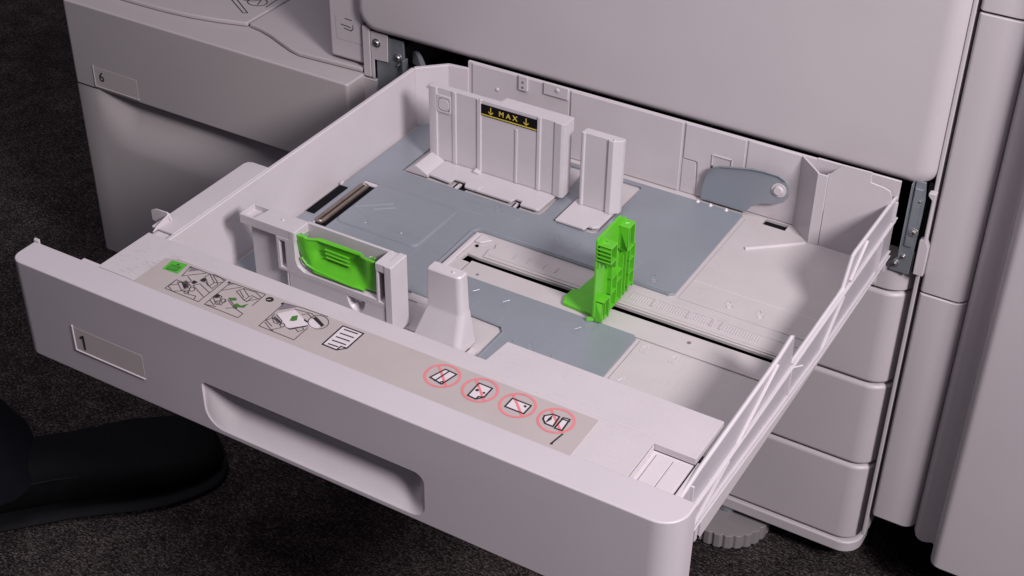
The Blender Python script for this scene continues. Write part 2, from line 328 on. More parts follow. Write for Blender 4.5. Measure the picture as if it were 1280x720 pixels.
poly('side_tower', 'shell', fi, pb, 'z', -.3900, .46, bevel=.0030, seg=3)
for cx, cy in ((.66,.56),(.95,.52),(.66,1.0),(.95,1.0)):
    MB().cyl((cx,cy,-.4799),'z',.026,.094,20).obj('caster','black',fi,.002)
# =================================================================== PAPER DRAWER
dr = thing('paper_drawer', (.3, .25, -.09), 'open white paper drawer marked 1 pulled out of the copier with green guides inside', 'drawer')
FL = -.065
# ---- front panel
zt, zb = 0.0, -.0932
fp = MB()
W = .5895
cl = [(.0 + .011 - .011*math.cos(t), .011 - .011*math.sin(t)) for t in [R(90*i/6) for i in range(7)]]      # left corner: side -> front
crn = [(W-.020 + .020*math.sin(t), .020 - .020*math.cos(t)) for t in [R(90*i/10) for i in range(11)]]     # right corner: front -> side
plan = [(.0, .0286)] + cl + crn + [(W, .0300)]
n = len(plan)
vs = [(x, y, zb) for x, y in plan] + [(x, y, zt) for x, y in plan]
fs = []
for i in range(n-1):
    if abs(plan[i][1]) < 1e-6 and abs(plan[i+1][1]) < 1e-6: continue      # flat front goes in with its hole
    fs.append((i, i+1, i+1+n, i+n))
fs += [tuple(range(n)), tuple(range(2*n-1, n-1, -1)), (n-1, 0, n, 2*n-1)]
fp.add(vs, fs)
hx0, hx1, hz0, hz1 = .1922, .3955, -.0886, -.0455
hole = rrect(hx0, hx1, hz0, hz1, .010, 6, (.012,.009,.0045,.018))
outer = [(.011, zb), (W-.020, zb), (W-.020, zt), (.011, zt)]
def H(q, y=0.0): return (q[0], y, q[1])
loops = [outer, hole]; flatp = outer + hole
tr = tessellate_polygon([[Vector((q[0], q[1], 0)) for q in l] for l in loops])
fp.add([H(q) for q in flatp], [tuple(t) for t in tr]); fp.tess = True
fpo = fp.obj('front_panel', 'front', dr, .0014, 3)
# ---- handle recess: undercut at the top, sweeping out to the lower lip
def depth(x, z):
    a = max(0, min(1, (z-hz0)/(hz1-hz0))); l = max(0, min(1, (x-hx0)/.030)); r_ = max(0, min(1, (hx1-x)/.020))
    sm = lambda t: t*t*(3-2*t)
    return .0200*(1-(1-a)**1.5)*(.10+.90*sm(l))*(.10+.90*sm(r_))
cx, cz = (hx0+hx1)/2, (hz0+hz1)/2
rg = []
hole_d = []
for i in range(len(hole)):                       # densify the outline
    a = hole[i]; b_ = hole[(i+1) % len(hole)]; L_ = math.hypot(b_[0]-a[0], b_[1]-a[1]); k = max(1, int(L_/.004))
    for j in range(k): hole_d.append((a[0]+(b_[0]-a[0])*j/k, a[1]+(b_[1]-a[1])*j/k))
def inset(q, s):
    x = min(max(q[0], hx0), hx1); sx = (hx1-hx0-2*s)/(hx1-hx0); sz = (hz1-hz0-2*s)/(hz1-hz0)
    return (cx+(q[0]-cx)*sx, cz+(q[1]-cz)*sz)
for s_, kk in ((0, 0), (.0001, .06), (.0006, .8), (.0012, 1), (.003, 1), (.005, 1), (.0075, 1), (.010, 1), (.0125, 1), (.015, 1), (.0175, 1), (.0195, 1), (.0208, 1), (.02150, 1)):
    rg.append([(p[0], depth(*p)*kk + (.0 if s_ else 0), p[1]) for p in (inset(q, s_) for q in hole_d)])
MB().rings(rg, cap=False).obj('handle_recess', 'tray', fpo, smooth=60)
# ---- number label
lb = poly('number_label', 'label', fpo, rrect(.0600,.1325,-.0675,-.0455,.001), 'y', -.00015, .0004, bevel=0)
MB().box(.0584,.0597,-.0009,.0003,-.0692,-.0440).box(.0584,.1325,-.0009,.0003,-.0692,-.0681).obj('label_rim', 'tray', fpo, .0003)
strokes('digit_one', [[(.0668,-.0538),(.0698,-.0512),(.0698,-.0640)]], .0019, .0006, 'ink', lb, lambda u, v, h: (u, -h, v))
# ---- left end: thin strip with upturned tip
poly('end_tip', 'front', fpo, [(.0272,-.06),(.0290,-.06),(.0290,.0035),(.0272,.0020)], 'x', .0004, .0060, bevel=.0004)
box('step_lug', 'deck', fpo, .0505, .0690, .0284, .0320, -.012, -.0004, bevel=.0008)
# ---- top deck (with the open pocket at its right end)
deck = [(.0685,.0282),(.0695,.0870),(.3935,.0870),(.3935,.0688),(.5380,.0688),(.5380,.0262),(.5725,.0262),(.5725,.0282)]
deck = [(.0685,.0290),(.0695,.0868),(.3938,.0868),(.3962,.1138),(.5712,.1140),(.5706,.0682),(.5390,.0682),(.5390,.0290)]
dk = poly('top_deck', 'deck', dr, deck, 'z', -.0060, -.0003, bevel=.0003)
box('deck_step', 'tray', dr, .5392, .5700, .0292, .0680, -.0080, -.0062, bevel=.0004)
box('pocket_plate', 'tray', dr, .5440, .5560, .0335, .0640, -.0062, -.0050, bevel=.0004)
box('pocket_rail', 'tray', dr, .5395, .5400, .0300, .0670, -.0060, -.0010, bevel=.0)
box('pocket_plate', 'tray', dr, .5565, .5690, .0335, .0640, -.0062, -.0054, bevel=.0004)
box('inner_front_wall', 'tray', dr, .0930, .5720, .0800, .0845, -.0880, -.0062, bevel=.0005)
box('deck_rim', 'tray', dr, .5715, .5765, .0305, .0700, -.030, -.0040, bevel=.0008)
MB().box(.3950,.5390,.0735,.0741,-.0004,-.00005).obj('deck_seam', 'tray', dr)
# ---- instruction sticker
st = poly('instruction_sticker', 'sticker', dr, [(.1070,.0272),(.4965,.0268),(.4962,.0694),(.1240,.0690),(.1180,.0688),(.1070,.0655)], 'z', -.0003, .0001, bevel=0)
MB().box(.1180,.1320,.0691,.0698,-.0003,.0004).add([(.1070,.0657,.0003),(.1072,.0649,.0003),(.1180,.0690,.0003),(.1180,.0698,.0003)], [(0,1,2,3)]).obj('film_edge', 'inkwhite', st)
INK = {"l":[[[0.1349,0.0523],[0.1321,0.0657],[0.1677,0.0662],[0.1685,0.0326],[0.1347,0.0328],[0.1346,0.0462],[0.1496,0.0459]],[[0.1349,0.0523],[0.1484,0.0651]],[[0.1346,0.0462],[0.1352,0.0362],[0.1423,0.0327]],[[0.1344,0.0378],[0.14,0.0423]],[[0.1375,0.044],[0.1474,0.0374],[0.1538,0.0375],[0.1501,0.0454],[0.1422,0.0492],[0.1436,0.0446],[0.1399,0.0466],[0.1375,0.044]],[[0.139,0.0441],[0.1424,0.0478],[0.1497,0.0428],[0.1479,0.0385]],[[0.1395,0.054],[0.1455,0.0513],[0.1452,0.0463],[0.1412,0.0486]],[[0.1423,0.0327],[0.1508,0.0387]],[[0.1541,0.036],[0.1621,0.0371],[0.1634,0.0333]],[[0.1505,0.0472],[0.1675,0.0396]],[[0.1512,0.0476],[0.1538,0.0516],[0.168,0.0461]],[[0.1509,0.061],[0.152,0.0657],[0.1625,0.0586],[0.162,0.0527],[0.1509,0.061]],[[0.152,0.0657],[0.1546,0.0662],[0.1641,0.0603],[0.1622,0.0584]],[[0.1615,0.0532],[0.166,0.0515],[0.1662,0.0584],[0.1637,0.0601]],[[0.1547,0.0674],[0.1624,0.0665],[0.1679,0.0642]],[[0.165,0.0593],[0.1671,0.0621]],[[0.1518,0.0552],[0.1564,0.0556],[0.1609,0.0528]],[[0.1738,0.0528],[0.173,0.0653],[0.2063,0.0668],[0.207,0.05]],[[0.1738,0.0528],[0.1746,0.0324],[0.2074,0.0322],[0.2073,0.0381],[0.1966,0.0407],[0.1861,0.0464]],[[0.1736,0.0531],[0.184,0.0646]],[[0.1844,0.0586],[0.1867,0.0643],[0.1973,0.0579],[0.1969,0.0523],[0.1844,0.0586]],[[0.1863,0.0605],[0.1948,0.0549]],[[0.1867,0.0643],[0.1981,0.0654],[0.2063,0.0619]],[[0.1973,0.0579],[0.1984,0.0602],[0.2048,0.0595]],[[0.1991,0.0521],[0.2061,0.0603]],[[0.1969,0.0523],[0.2001,0.0519],[0.2001,0.0581]],[[0.1746,0.0324],[0.1841,0.0345]],[[0.1747,0.0387],[0.1816,0.0352]],[[0.1737,0.0434],[0.1741,0.0483],[0.1796,0.0471],[0.1817,0.0422],[0.1793,0.0391],[0.1737,0.0434]],[[0.1752,0.0428],[0.1798,0.0456]],[[0.1803,0.039],[0.1861,0.038],[0.1848,0.0456]],[[0.1854,0.0483],[0.1994,0.0408]],[[0.1919,0.037],[0.1986,0.0418]],[[0.2272,0.0325],[0.2258,0.0654],[0.2422,0.0678],[0.2646,0.0687]],[[0.2272,0.0325],[0.2603,0.0322],[0.2601,0.0497]],[[0.2274,0.0408],[0.2299,0.046],[0.237,0.043]],[[0.2283,0.0384],[0.238,0.0333],[0.2428,0.0392]],[[0.2274,0.0408],[0.2359,0.0371]],[[0.238,0.0333],[0.24,0.0331]],[[0.2374,0.0634],[0.2519,0.0655],[0.2596,0.0627]],[[0.2463,0.0605],[0.2494,0.0639],[0.255,0.0614]],[[0.2518,0.0446],[0.2567,0.0418],[0.259,0.0462],[0.2555,0.0484],[0.2518,0.0446]],[[0.228,0.0508],[0.2285,0.0466],[0.2345,0.0414],[0.2405,0.0422]],[[0.2298,0.0474],[0.2377,0.0434]],[[0.2298,0.0504],[0.2381,0.0465],[0.2397,0.0431],[0.2306,0.0464]],[[0.154,0.0383],[0.1543,0.0378],[0.1545,0.0372],[0.1545,0.0366],[0.1542,0.0361],[0.1538,0.0357],[0.1533,0.0355],[0.1526,0.0355],[0.152,0.0356],[0.1513,0.0359],[0.1508,0.0364],[0.1505,0.037],[0.1503,0.0375],[0.1503,0.0381],[0.1506,0.0386],[0.151,0.039],[0.1516,0.0392],[0.1522,0.0393],[0.1529,0.0391],[0.1535,0.0388],[0.154,0.0383]],[[0.1552,0.0438],[0.1557,0.0431],[0.1559,0.0424],[0.1559,0.0417],[0.1556,0.0411],[0.1551,0.0406],[0.1545,0.0404],[0.1537,0.0403],[0.1529,0.0405],[0.1522,0.041],[0.1515,0.0415],[0.1511,0.0422],[0.1508,0.043],[0.1509,0.0437],[0.1511,0.0443],[0.1516,0.0447],[0.1523,0.045],[0.153,0.045],[0.1538,0.0448],[0.1546,0.0444],[0.1552,0.0438]],[[0.1834,0.0402],[0.1838,0.0396],[0.184,0.0389],[0.184,0.0383],[0.1837,0.0377],[0.1833,0.0373],[0.1827,0.0371],[0.182,0.037],[0.1813,0.0372],[0.1806,0.0376],[0.1801,0.0381],[0.1797,0.0387],[0.1795,0.0394],[0.1795,0.04],[0.1798,0.0405],[0.1802,0.041],[0.1808,0.0412],[0.1815,0.0412],[0.1822,0.041],[0.1829,0.0407],[0.1834,0.0402]],[[0.1855,0.0445],[0.1859,0.0439],[0.1861,0.0433],[0.1861,0.0426],[0.1859,0.0421],[0.1855,0.0417],[0.1849,0.0415],[0.1843,0.0415],[0.1836,0.0417],[0.1829,0.0421],[0.1824,0.0426],[0.182,0.0432],[0.1818,0.0439],[0.1818,0.0445],[0.182,0.045],[0.1824,0.0454],[0.183,0.0456],[0.1837,0.0456],[0.1843,0.0454],[0.185,0.045],[0.1855,0.0445]],[[0.2434,0.0432],[0.2438,0.0426],[0.2439,0.0419],[0.2439,0.0413],[0.2437,0.0408],[0.2433,0.0405],[0.2427,0.0402],[0.2421,0.0402],[0.2414,0.0404],[0.2408,0.0408],[0.2403,0.0413],[0.24,0.0419],[0.2398,0.0425],[0.2398,0.0431],[0.2401,0.0437],[0.2405,0.044],[0.241,0.0442],[0.2416,0.0442],[0.2423,0.0441],[0.2429,0.0437],[0.2434,0.0432]],[[0.2692,0.0634],[0.2702,0.0618],[0.2708,0.06],[0.271,0.0582],[0.2707,0.0565],[0.2701,0.0549],[0.2691,0.0536],[0.2677,0.0525],[0.2661,0.0518],[0.2644,0.0515],[0.2625,0.0515],[0.2607,0.0519],[0.2589,0.0528],[0.2573,0.0539],[0.256,0.0553],[0.255,0.057],[0.2544,0.0587],[0.2542,0.0605],[0.2544,0.0623],[0.2551,0.0639],[0.2561,0.0652],[0.2574,0.0663],[0.2591,0.0671],[0.2608,0.0674],[0.2627,0.0673],[0.2646,0.0669],[0.2664,0.066],[0.2679,0.0649],[0.2692,0.0634]]],"b":[[[0.2814,0.039],[0.2811,0.0652],[0.2997,0.0655],[0.2997,0.0445],[0.2943,0.0389],[0.2814,0.039]],[[0.2943,0.0389],[0.2947,0.0439],[0.2997,0.0445]],[[0.2847,0.0622],[0.2961,0.0628]],[[0.2848,0.0569],[0.2963,0.0574]],[[0.2848,0.0518],[0.2963,0.0524]],[[0.2848,0.0468],[0.2963,0.0474]],[[0.2848,0.0418],[0.2927,0.0424]],[[0.3705,0.048],[0.375,0.0614],[0.385,0.0606],[0.3818,0.0457],[0.3705,0.048]],[[0.3755,0.0464],[0.3786,0.061]],[[0.3794,0.0458],[0.3806,0.0484],[0.3823,0.0478]],[[0.4043,0.0448],[0.4041,0.0606],[0.4152,0.0604],[0.4153,0.0489],[0.4113,0.0442],[0.4043,0.0448]],[[0.4113,0.0442],[0.4115,0.0476],[0.4153,0.0489]],[[0.433,0.048],[0.4331,0.0584],[0.4484,0.0583],[0.4482,0.048],[0.433,0.048]],[[0.4625,0.0503],[0.4616,0.0538],[0.4658,0.0581],[0.4711,0.0582],[0.4722,0.0468],[0.4661,0.0468],[0.4625,0.0503]],[[0.474,0.0461],[0.474,0.0587],[0.4787,0.0594],[0.4796,0.0462],[0.474,0.0461]],[[0.4736,0.0571],[0.4795,0.0573]],[[0.4797,0.0303],[0.4818,0.0433]]],"f":{"green":[[[0.1151,0.052],[0.1138,0.0652],[0.1283,0.067],[0.1298,0.0529]],[[0.185,0.0488],[0.1896,0.0517],[0.1924,0.0495],[0.1895,0.047]],[[0.1937,0.0419],[0.1949,0.0464],[0.1995,0.0455],[0.2028,0.0505],[0.2031,0.0446],[0.1982,0.0424],[0.1975,0.0396]],[[0.2429,0.0495],[0.241,0.055],[0.2441,0.0584],[0.2473,0.0529],[0.2455,0.0504]]],"grey":[[[0.1335,0.0658],[0.1421,0.0666],[0.135,0.0593]],[[0.1724,0.0654],[0.1785,0.0665],[0.1733,0.0612]],[[0.2258,0.0654],[0.2371,0.0662],[0.2272,0.0556]]],"black":[[[0.1469,0.049],[0.1467,0.0528],[0.1511,0.0524],[0.1503,0.0486]],[[0.1504,0.0551],[0.1511,0.0595],[0.1554,0.0587],[0.1545,0.0544]],[[0.1402,0.0456],[0.1434,0.0484],[0.1492,0.044],[0.1477,0.0399]],[[0.1736,0.0441],[0.1748,0.048],[0.1785,0.0472],[0.1769,0.0431]],[[0.216,0.065],[0.2164,0.0642],[0.2166,0.0633],[0.2164,0.0623],[0.2159,0.0615],[0.2152,0.0609],[0.2142,0.0605],[0.2132,0.0604],[0.2121,0.0605],[0.2112,0.061],[0.2105,0.0617],[0.21,0.0625],[0.2098,0.0635],[0.21,0.0644],[0.2105,0.0652],[0.2112,0.0659],[0.2122,0.0663],[0.2132,0.0664],[0.2143,0.0662],[0.2152,0.0657]],[[0.2235,0.064],[0.2247,0.0662],[0.226,0.064],[0.2251,0.0626]],[[0.1315,0.0646],[0.1323,0.0667],[0.1336,0.0655],[0.1331,0.0639]],[[0.1707,0.0644],[0.1715,0.0665],[0.1729,0.065],[0.1723,0.0637]],[[0.2446,0.0417],[0.2501,0.0407],[0.2589,0.0512],[0.2582,0.0522],[0.2492,0.0419]],[[0.2293,0.0486],[0.2368,0.0458],[0.2407,0.0437],[0.2377,0.0434]],[[0.2506,0.0572],[0.2558,0.056],[0.2556,0.0544],[0.2522,0.0552]],[[0.255,0.0614],[0.2579,0.0639],[0.2687,0.0587],[0.2681,0.0558]],[[0.4081,0.0539],[0.4083,0.0535],[0.4083,0.053],[0.4082,0.0526],[0.408,0.0522],[0.4077,0.052],[0.4073,0.0518],[0.4068,0.0518],[0.4064,0.0519],[0.406,0.0521],[0.4058,0.0524],[0.4056,0.0528],[0.4056,0.0533],[0.4057,0.0537],[0.4059,0.0541],[0.4062,0.0543],[0.4066,0.0545],[0.407,0.0545],[0.4075,0.0544],[0.4078,0.0542]],[[0.4136,0.0536],[0.4137,0.0533],[0.4138,0.0529],[0.4137,0.0526],[0.4136,0.0524],[0.4133,0.0522],[0.413,0.052],[0.4127,0.052],[0.4124,0.0521],[0.4121,0.0523],[0.4119,0.0526],[0.4118,0.0529],[0.4118,0.0532],[0.4118,0.0535],[0.412,0.0538],[0.4122,0.054],[0.4125,0.0541],[0.4128,0.0541],[0.4131,0.054],[0.4134,0.0538]],[[0.4438,0.055],[0.4443,0.0567],[0.4462,0.0563],[0.4461,0.0541]],[[0.4661,0.0577],[0.4678,0.0527],[0.4659,0.0472],[0.4653,0.0521]],[[0.481,0.0313],[0.4811,0.031],[0.4811,0.0308],[0.481,0.0305],[0.4809,0.0302],[0.4807,0.0301],[0.4804,0.0299],[0.4801,0.0299],[0.4798,0.03],[0.4796,0.0301],[0.4794,0.0303],[0.4793,0.0306],[0.4793,0.0308],[0.4794,0.0311],[0.4796,0.0314],[0.4798,0.0315],[0.4801,0.0317],[0.4804,0.0317],[0.4806,0.0316],[0.4809,0.0315]],[[0.1208,0.0621],[0.1212,0.064],[0.1228,0.0636],[0.1225,0.0618]]],"white":[[[0.2292,0.0518],[0.2378,0.0629],[0.2573,0.0539],[0.2575,0.0518],[0.2474,0.0412]],[[0.2817,0.0392],[0.2815,0.0646],[0.2992,0.0653],[0.2992,0.045],[0.2939,0.0393]],[[0.2655,0.059],[0.2665,0.0572],[0.267,0.0554],[0.2669,0.0536],[0.2663,0.0521],[0.2651,0.0511],[0.2636,0.0505],[0.2618,0.0505],[0.26,0.0511],[0.2583,0.0521],[0.2568,0.0536],[0.2558,0.0554],[0.2553,0.0572],[0.2554,0.059],[0.2561,0.0605],[0.2572,0.0616],[0.2588,0.0621],[0.2606,0.0621],[0.2624,0.0616],[0.2641,0.0605]],[[0.3708,0.0482],[0.3753,0.0608],[0.3845,0.0602],[0.3815,0.0462]],[[0.4047,0.0451],[0.4046,0.0601],[0.415,0.0599],[0.4149,0.049],[0.411,0.0448]],[[0.4334,0.0483],[0.4335,0.058],[0.448,0.0581],[0.4477,0.0484]],[[0.4628,0.0505],[0.4622,0.0534],[0.4661,0.0576],[0.4708,0.0577],[0.4717,0.0472],[0.466,0.0474]],[[0.4743,0.0465],[0.4745,0.0583],[0.4785,0.0588],[0.4792,0.0466]]]},"g":[[[0.1178,0.0537],[0.1177,0.0602],[0.1261,0.0612],[0.1262,0.0547],[0.1178,0.0537]],[[0.1187,0.055],[0.1256,0.056]],[[0.1187,0.057],[0.1256,0.0578]],[[0.1188,0.059],[0.1255,0.0596]]]}
zi = .00025
def ribbon(ln, wid, z):
    out = []
    for i in range(len(ln)-1):
        a = Vector(ln[i]).to_2d(); b_ = Vector(ln[i+1]).to_2d(); d = b_-a
        if d.length < 1e-7: continue
        d.normalize(); nrm = Vector((-d.y, d.x))*wid/2; a = a-d*wid*.35; b_ = b_+d*wid*.35; zz = z+.000004*(i % 5)
        out.append([(q.x, q.y, zz) for q in (a+nrm, a-nrm, b_-nrm, b_+nrm)])
    return out
ICONS = [('paper_symbol', .1193, .0575), ('step_picture', .1500, .0499), ('step_picture', .1950, .0496), ('caution_dot', .2127, .0627), ('step_picture', .2500, .0531),
         ('page_icon', .2875, .0526), ('prohibition_icon', .3771, .054), ('prohibition_icon', .4087, .0543), ('prohibition_icon', .44, .0537), ('prohibition_icon', .471, .0535), ('pen_mark', .4755, .034)]
bins = [[] for _ in ICONS]
def which(poly_):
    u = sum(q[0] for q in poly_)/len(poly_); v = sum(q[1] for q in poly_)/len(poly_)
    if u < .130 and v > .053: return 0
    if abs(u-.2127) < .004 and abs(v-.0627) < .004: return 3
    if u > .46 and v < .0425: return 10
    c = [(abs(u-I[1]), k) for k, I in enumerate(ICONS) if k not in (0, 3, 10)]
    return min(c)[1]
def put(poly_, quads, m): bins[which(poly_)].append((quads, m))
for k, p_ in enumerate(INK['f']['white']): put(p_, [[(u, v, zi) for u, v in p_]], 'inkwhite')
for p_ in INK['f']['grey']: put(p_, [[(u, v, zi+.00002) for u, v in p_]], 'inkgrey')
for k, p_ in enumerate(INK['f']['green']): put(p_, [[(u, v, zi+.00008) for u, v in p_]], 'inkgreen' if k == 0 else 'inkgreend')
for k in (6, 7, 8, 9):
    _, cx_, cy_ = ICONS[k]
    bins[k].append((ribbon([(cx_-.0085, cy_+.0085), (cx_+.0085, cy_-.0085)], .0020, zi+.00006), 'inkred'))
    N_ = 40; q_ = []
    for i in range(N_):
        a, b_ = 2*math.pi*i/N_, 2*math.pi*(i+1)/N_
        q_.append([(cx_+.0137*math.cos(a), cy_+.0137*math.sin(a), zi+.00004), (cx_+.0137*math.cos(b_), cy_+.0137*math.sin(b_), zi+.00004), (cx_+.0117*math.cos(b_), cy_+.0117*math.sin(b_), zi+.00004), (cx_+.0117*math.cos(a), cy_+.0117*math.sin(a), zi+.00004)])
    bins[k].append((q_, 'inkred'))
for p_ in INK['f']['black']: put(p_, [[(u, v, zi+.00011) for u, v in p_]], 'ink')
for p_ in INK['l']: put(p_, ribbon(p_, .00062, zi+.00013), 'inkthin')
for p_ in INK['b']: put(p_, ribbon(p_, .00125, zi+.00013), 'ink')
for p_ in INK['g']: bins[0].append((ribbon(p_, .0006, zi+.00013), 'ink'))
bins[3].append((ribbon([(.2118,.0620),(.2138,.0634)], .0007, zi+.0003), 'inkwhite'))
ILAB = {1: 'first line drawing, guides and paper size', 2: 'second line drawing, guide moved with green arrows', 4: 'third line drawing with white sheet and green letter', 6: 'red ring over folded sheet', 7: 'red ring over sheet with drops', 8: 'red ring over card with stamp', 9: 'red ring over envelopes'}
for k, (nm, _, _) in enumerate(ICONS):
    vs, fs, mi, mats = [], [], [], []
    for quads, m in bins[k]:
        if m not in mats: mats.append(m)
        for q in quads:
            fs.append(tuple(range(len(vs), len(vs)+len(q)))); vs += [Vector(p_)-dr.location for p_ in q]; mi.append(mats.index(m))
    me = bpy.data.meshes.new(nm); me.from_pydata(vs, [], fs)
    for m in mats: me.materials.append(M[m])
    me.polygons.foreach_set('material_index', mi)
    o = bpy.data.objects.new(nm, me); COL.objects.link(o); o.parent = st
    if k in ILAB: o['label'] = ILAB[k]
# ---- tray floor (one plastic sheet with the long slot) and bottom
slot = [(.2550,.2708),(.2675,.2708),(.2690,.2722),(.5480,.2760),(.5480,.2838),(.2690,.2812),(.2565,.2818)]
slot = [(.2550,.2700),(.2655,.2700),(.2665,.2728),(.5480,.2760),(.5480,.2830),(.3570,.2822),(.2690,.2808),(.2560,.2822)]
hole_b = [(.4612,.4645),(.4838,.4645),(.4838,.4752),(.4612,.4752)]
poly('tray_floor', 'floorp', dr, [(.0905,.0845),(.5735,.0845),(.5735,.4775),(.0905,.4775)], 'z', -.0700, -.0672, holes=[slot, hole_b], bevel=.0006)
box('tray_bottom', 'void', dr, .0905, .5735, .0850, .4780, -.0875, -.0850, bevel=0)
box('opening_floor', 'void', dr, .4600, .4850, .4630, .4765, -.0712, -.0701, bevel=0)
# raised beds of the trough
box('lower_beam', 'floorp', dr, .2665, .5733, .2485, .2722, -.0671, -.0656, bevel=.0005)
box('end_block', 'floorp', dr, .2480, .2650, .2520, .2695, -.0671, -.0660, bevel=.0004)
poly('ruler_rail', 'floorp', dr, [(.2715,.2830),(.5733,.2850),(.5733,.3085),(.2820,.3085),(.2820,.3065),(.2715,.3065),(.2735,.2990),(.2700,.2960)], 'z', -.0671, -.0657, bevel=.0005)
box('rail_kerb', 'floorp', dr, .2750, .5733, .2868, .2880, -.0657, -.0652, bevel=.0002)
box('rail_kerb', 'floorp', dr, .4100, .5733, .3035, .3044, -.0657, -.0652, bevel=.0002)
box('trough_end_wall', 'tray', dr, .2475, .2520, .2520, .3120, -.0671, -.0640, bevel=.0008)
poly('trough_corner_clip', 'tray', dr, [(.2525,.3000),(.2580,.3000),(.2660,.3085),(.2560,.3130),(.2525,.3110)], 'z', -.0671, -.0650, bevel=.0006)
MB().cyl((.2575,.2955,-.0672),'z',.0016,.0012,12).obj('peg_hole','void',dr)
# ruler ticks: one loop, shared mesh, raised bars
tick = MB().box(-.00028,.00028,-.0040,.0040,0,.0007).obj('ruler_tick', 'tray', dr, 0)
def lift(o, loc): o.location = Vector(loc) - dr.location
tick.data.transform(Matrix.Translation(dr.location)) if False else None
me_t = tick.data; off = dr.location
for v in me_t.vertices: v.co += off
xs = [.2977,.2995,.3095,.3110,.3260,.3375,.3385]
x = .4110
while x < .5300:
    if abs(x-.432) > .0015: xs.append(x)
    x += .0024
lift(tick, (.2962, .2975, -.0658))
for x in xs:
    t = tick.copy(); COL.objects.link(t); lift(t, (x, .2975, -.0658))
for x in (.4320,.4332,.4640,.4652,.4855,.4868,.4945,.4957):
    t = tick.copy(); COL.objects.link(t); lift(t, (x, .2978, -.0657)); t.scale = (1.6, 1.25, 1.5)
# plastic floor features right of the metal plate
box('floor_ridge', 'tray', dr, .4455, .5733, .3482, .3492, -.0672, -.0664, bevel=.0003)
box('floor_step', 'floorp', dr, .4455, .5733, .3175, .4640, -.0672, -.0665, bevel=.0003)
box('floor_step', 'floorp', dr, .4452, .5733, .1145, .2470, -.0672, -.0662, bevel=.0004)
MB().tube([(.4650,.4165,-.0662),(.4860,.4340,-.0660),(.5080,.4530,-.0660)], .0019, 8).obj('floor_ridge', 'tray', dr)
MB().tube([(.5120,.4545,-.0665),(.5480,.4535,-.0665),(.5720,.4440,-.0665)], .0007, 6).obj('floor_ridge', 'tray', dr)
MB().cyl((.4809,.2635,-.0656),'z',.0018,.0003,14).obj('peg_hole','inkgrey',dr)
MB().cyl((.2822,.2560,-.0656),'z',.0014,.0003,14).obj('peg_hole','inkgrey',dr)
def size_mark(x, y, z, m, ang=0, digits='8.5', par=dr, name='size_mark'):
    """little moulded arrow with a size beside it"""
    ca, sa = math.cos(ang), math.sin(ang)
    T = lambda u, v: (x+u*ca-v*sa, y+u*sa+v*ca, z)
    mb = MB()
    for a, b_ in (((0,0),(.0042,.0058)),((.0042,.0058),(.0052,0)),((.0052,0),(0,0)),((.001,-.003),(.004,-.003)),((.001,-.0055),(.0045,-.0055)),((.001,-.003),(.001,-.0055)),((.006,-.003),(.006,-.0058))):
        mb.tube([T(*a), T(*b_)], .00034, 5)
    return mb.obj(name, m, par)
for x, y in ((.4500,.2385),(.4760,.2385)): size_mark(x, y, -.0660, 'tray')
for x, y in ((.4840,.3300),(.5120,.3300)): size_mark(x, y, -.0662, 'tray', .5)
size_mark(.4520,.1900,-.0660,'tray'); size_mark(.3150,.1220,-.0648,'plate')
# ---- metal lift plate
out = [(.0935,.1100),(.4412,.1100)] + [(.4412,.2465),(.4380,.2492),(.2520,.2492)] + [(.2478,.2510),(.2455,.2550),(.2440,.3100),(.2462,.3152),(.2510,.3168)] + [(.4370,.3160),(.4412,.3195),(.4412,.4672),(.0935,.4672)]
ch = [(.1278,.3664),(.2760,.3664),(.2815,.3690),(.2830,.3760),(.2800,.4615),(.1278,.4615)]
cs = [(.2965,.3658),(.3370,.3658),(.3405,.3700),(.3405,.4580),(.3380,.4618),(.2985,.4618),(.2965,.4400)]
cfs = [(.2330,.1140),(.3420,.1140),(.3425,.1960),(.3380,.2030),(.2430,.2065),(.2430,.1900)]
cfg = [(.1200,.1140),(.2300,.1140),(.2300,.1700),(.1200,.1700)]
chr_ = [(.1095,.2480),(.1245,.2480),(.1245,.3340),(.1095,.3340)]
pt = poly('lift_plate', 'plate', dr, out, 'z', -.0668, FL, holes=[ch, cs, cfs, chr_], bevel=.0007)
def emb(pts, r=.0008, closed=False, m='plate', name='embossed_line', z=FL, par=pt): return MB().tube([(a, b_, z-.0002) for a, b_ in pts], r, 8, closed).obj(name, m, par)
emb(rrect(.1265,.2130,.2625,.3335,.006,4), .0016, True)
poly('raised_panel', 'plate', pt, rrect(.1268,.2127,.2628,.3332,.006,4), 'z', FL-.0003, FL+.0013, bevel=.0010, seg=3)
emb([(.1287,.2888),(.1571,.3112)], .0010, z=FL+.0014); emb([(.146,.293),(.1626,.3064)], .0010, z=FL+.0014); emb([(.1290,.2870),(.1480,.2800),(.1606,.2673)], .0005, z=FL+.0013)
emb([(.2440,.2500),(.2425,.3110),(.2460,.3175),(.2520,.3192),(.4380,.3185)], .0016)
emb([(.2030,.2700),(.2060,.3050)], .0013)
for a in ([(.2160,.2482),(.2170,.2838)], [(.3413,.2044),(.3926,.2099)], [(.3926,.2099),(.3980,.1600)], [(.1194,.3428),(.1210,.352),(.1300,.3555),(.2700,.3555)]): emb(a, .0004)
emb([(.2420,.2052),(.3385,.2018),(.3440,.1955),(.3440,.1500)], .0010)
for x, y in ((.1520,.2715),(.1900,.2740)): MB().cyl((x,y,FL+.0010),'z',.0016,.0008,12,.0010).obj('pip','plate',pt)
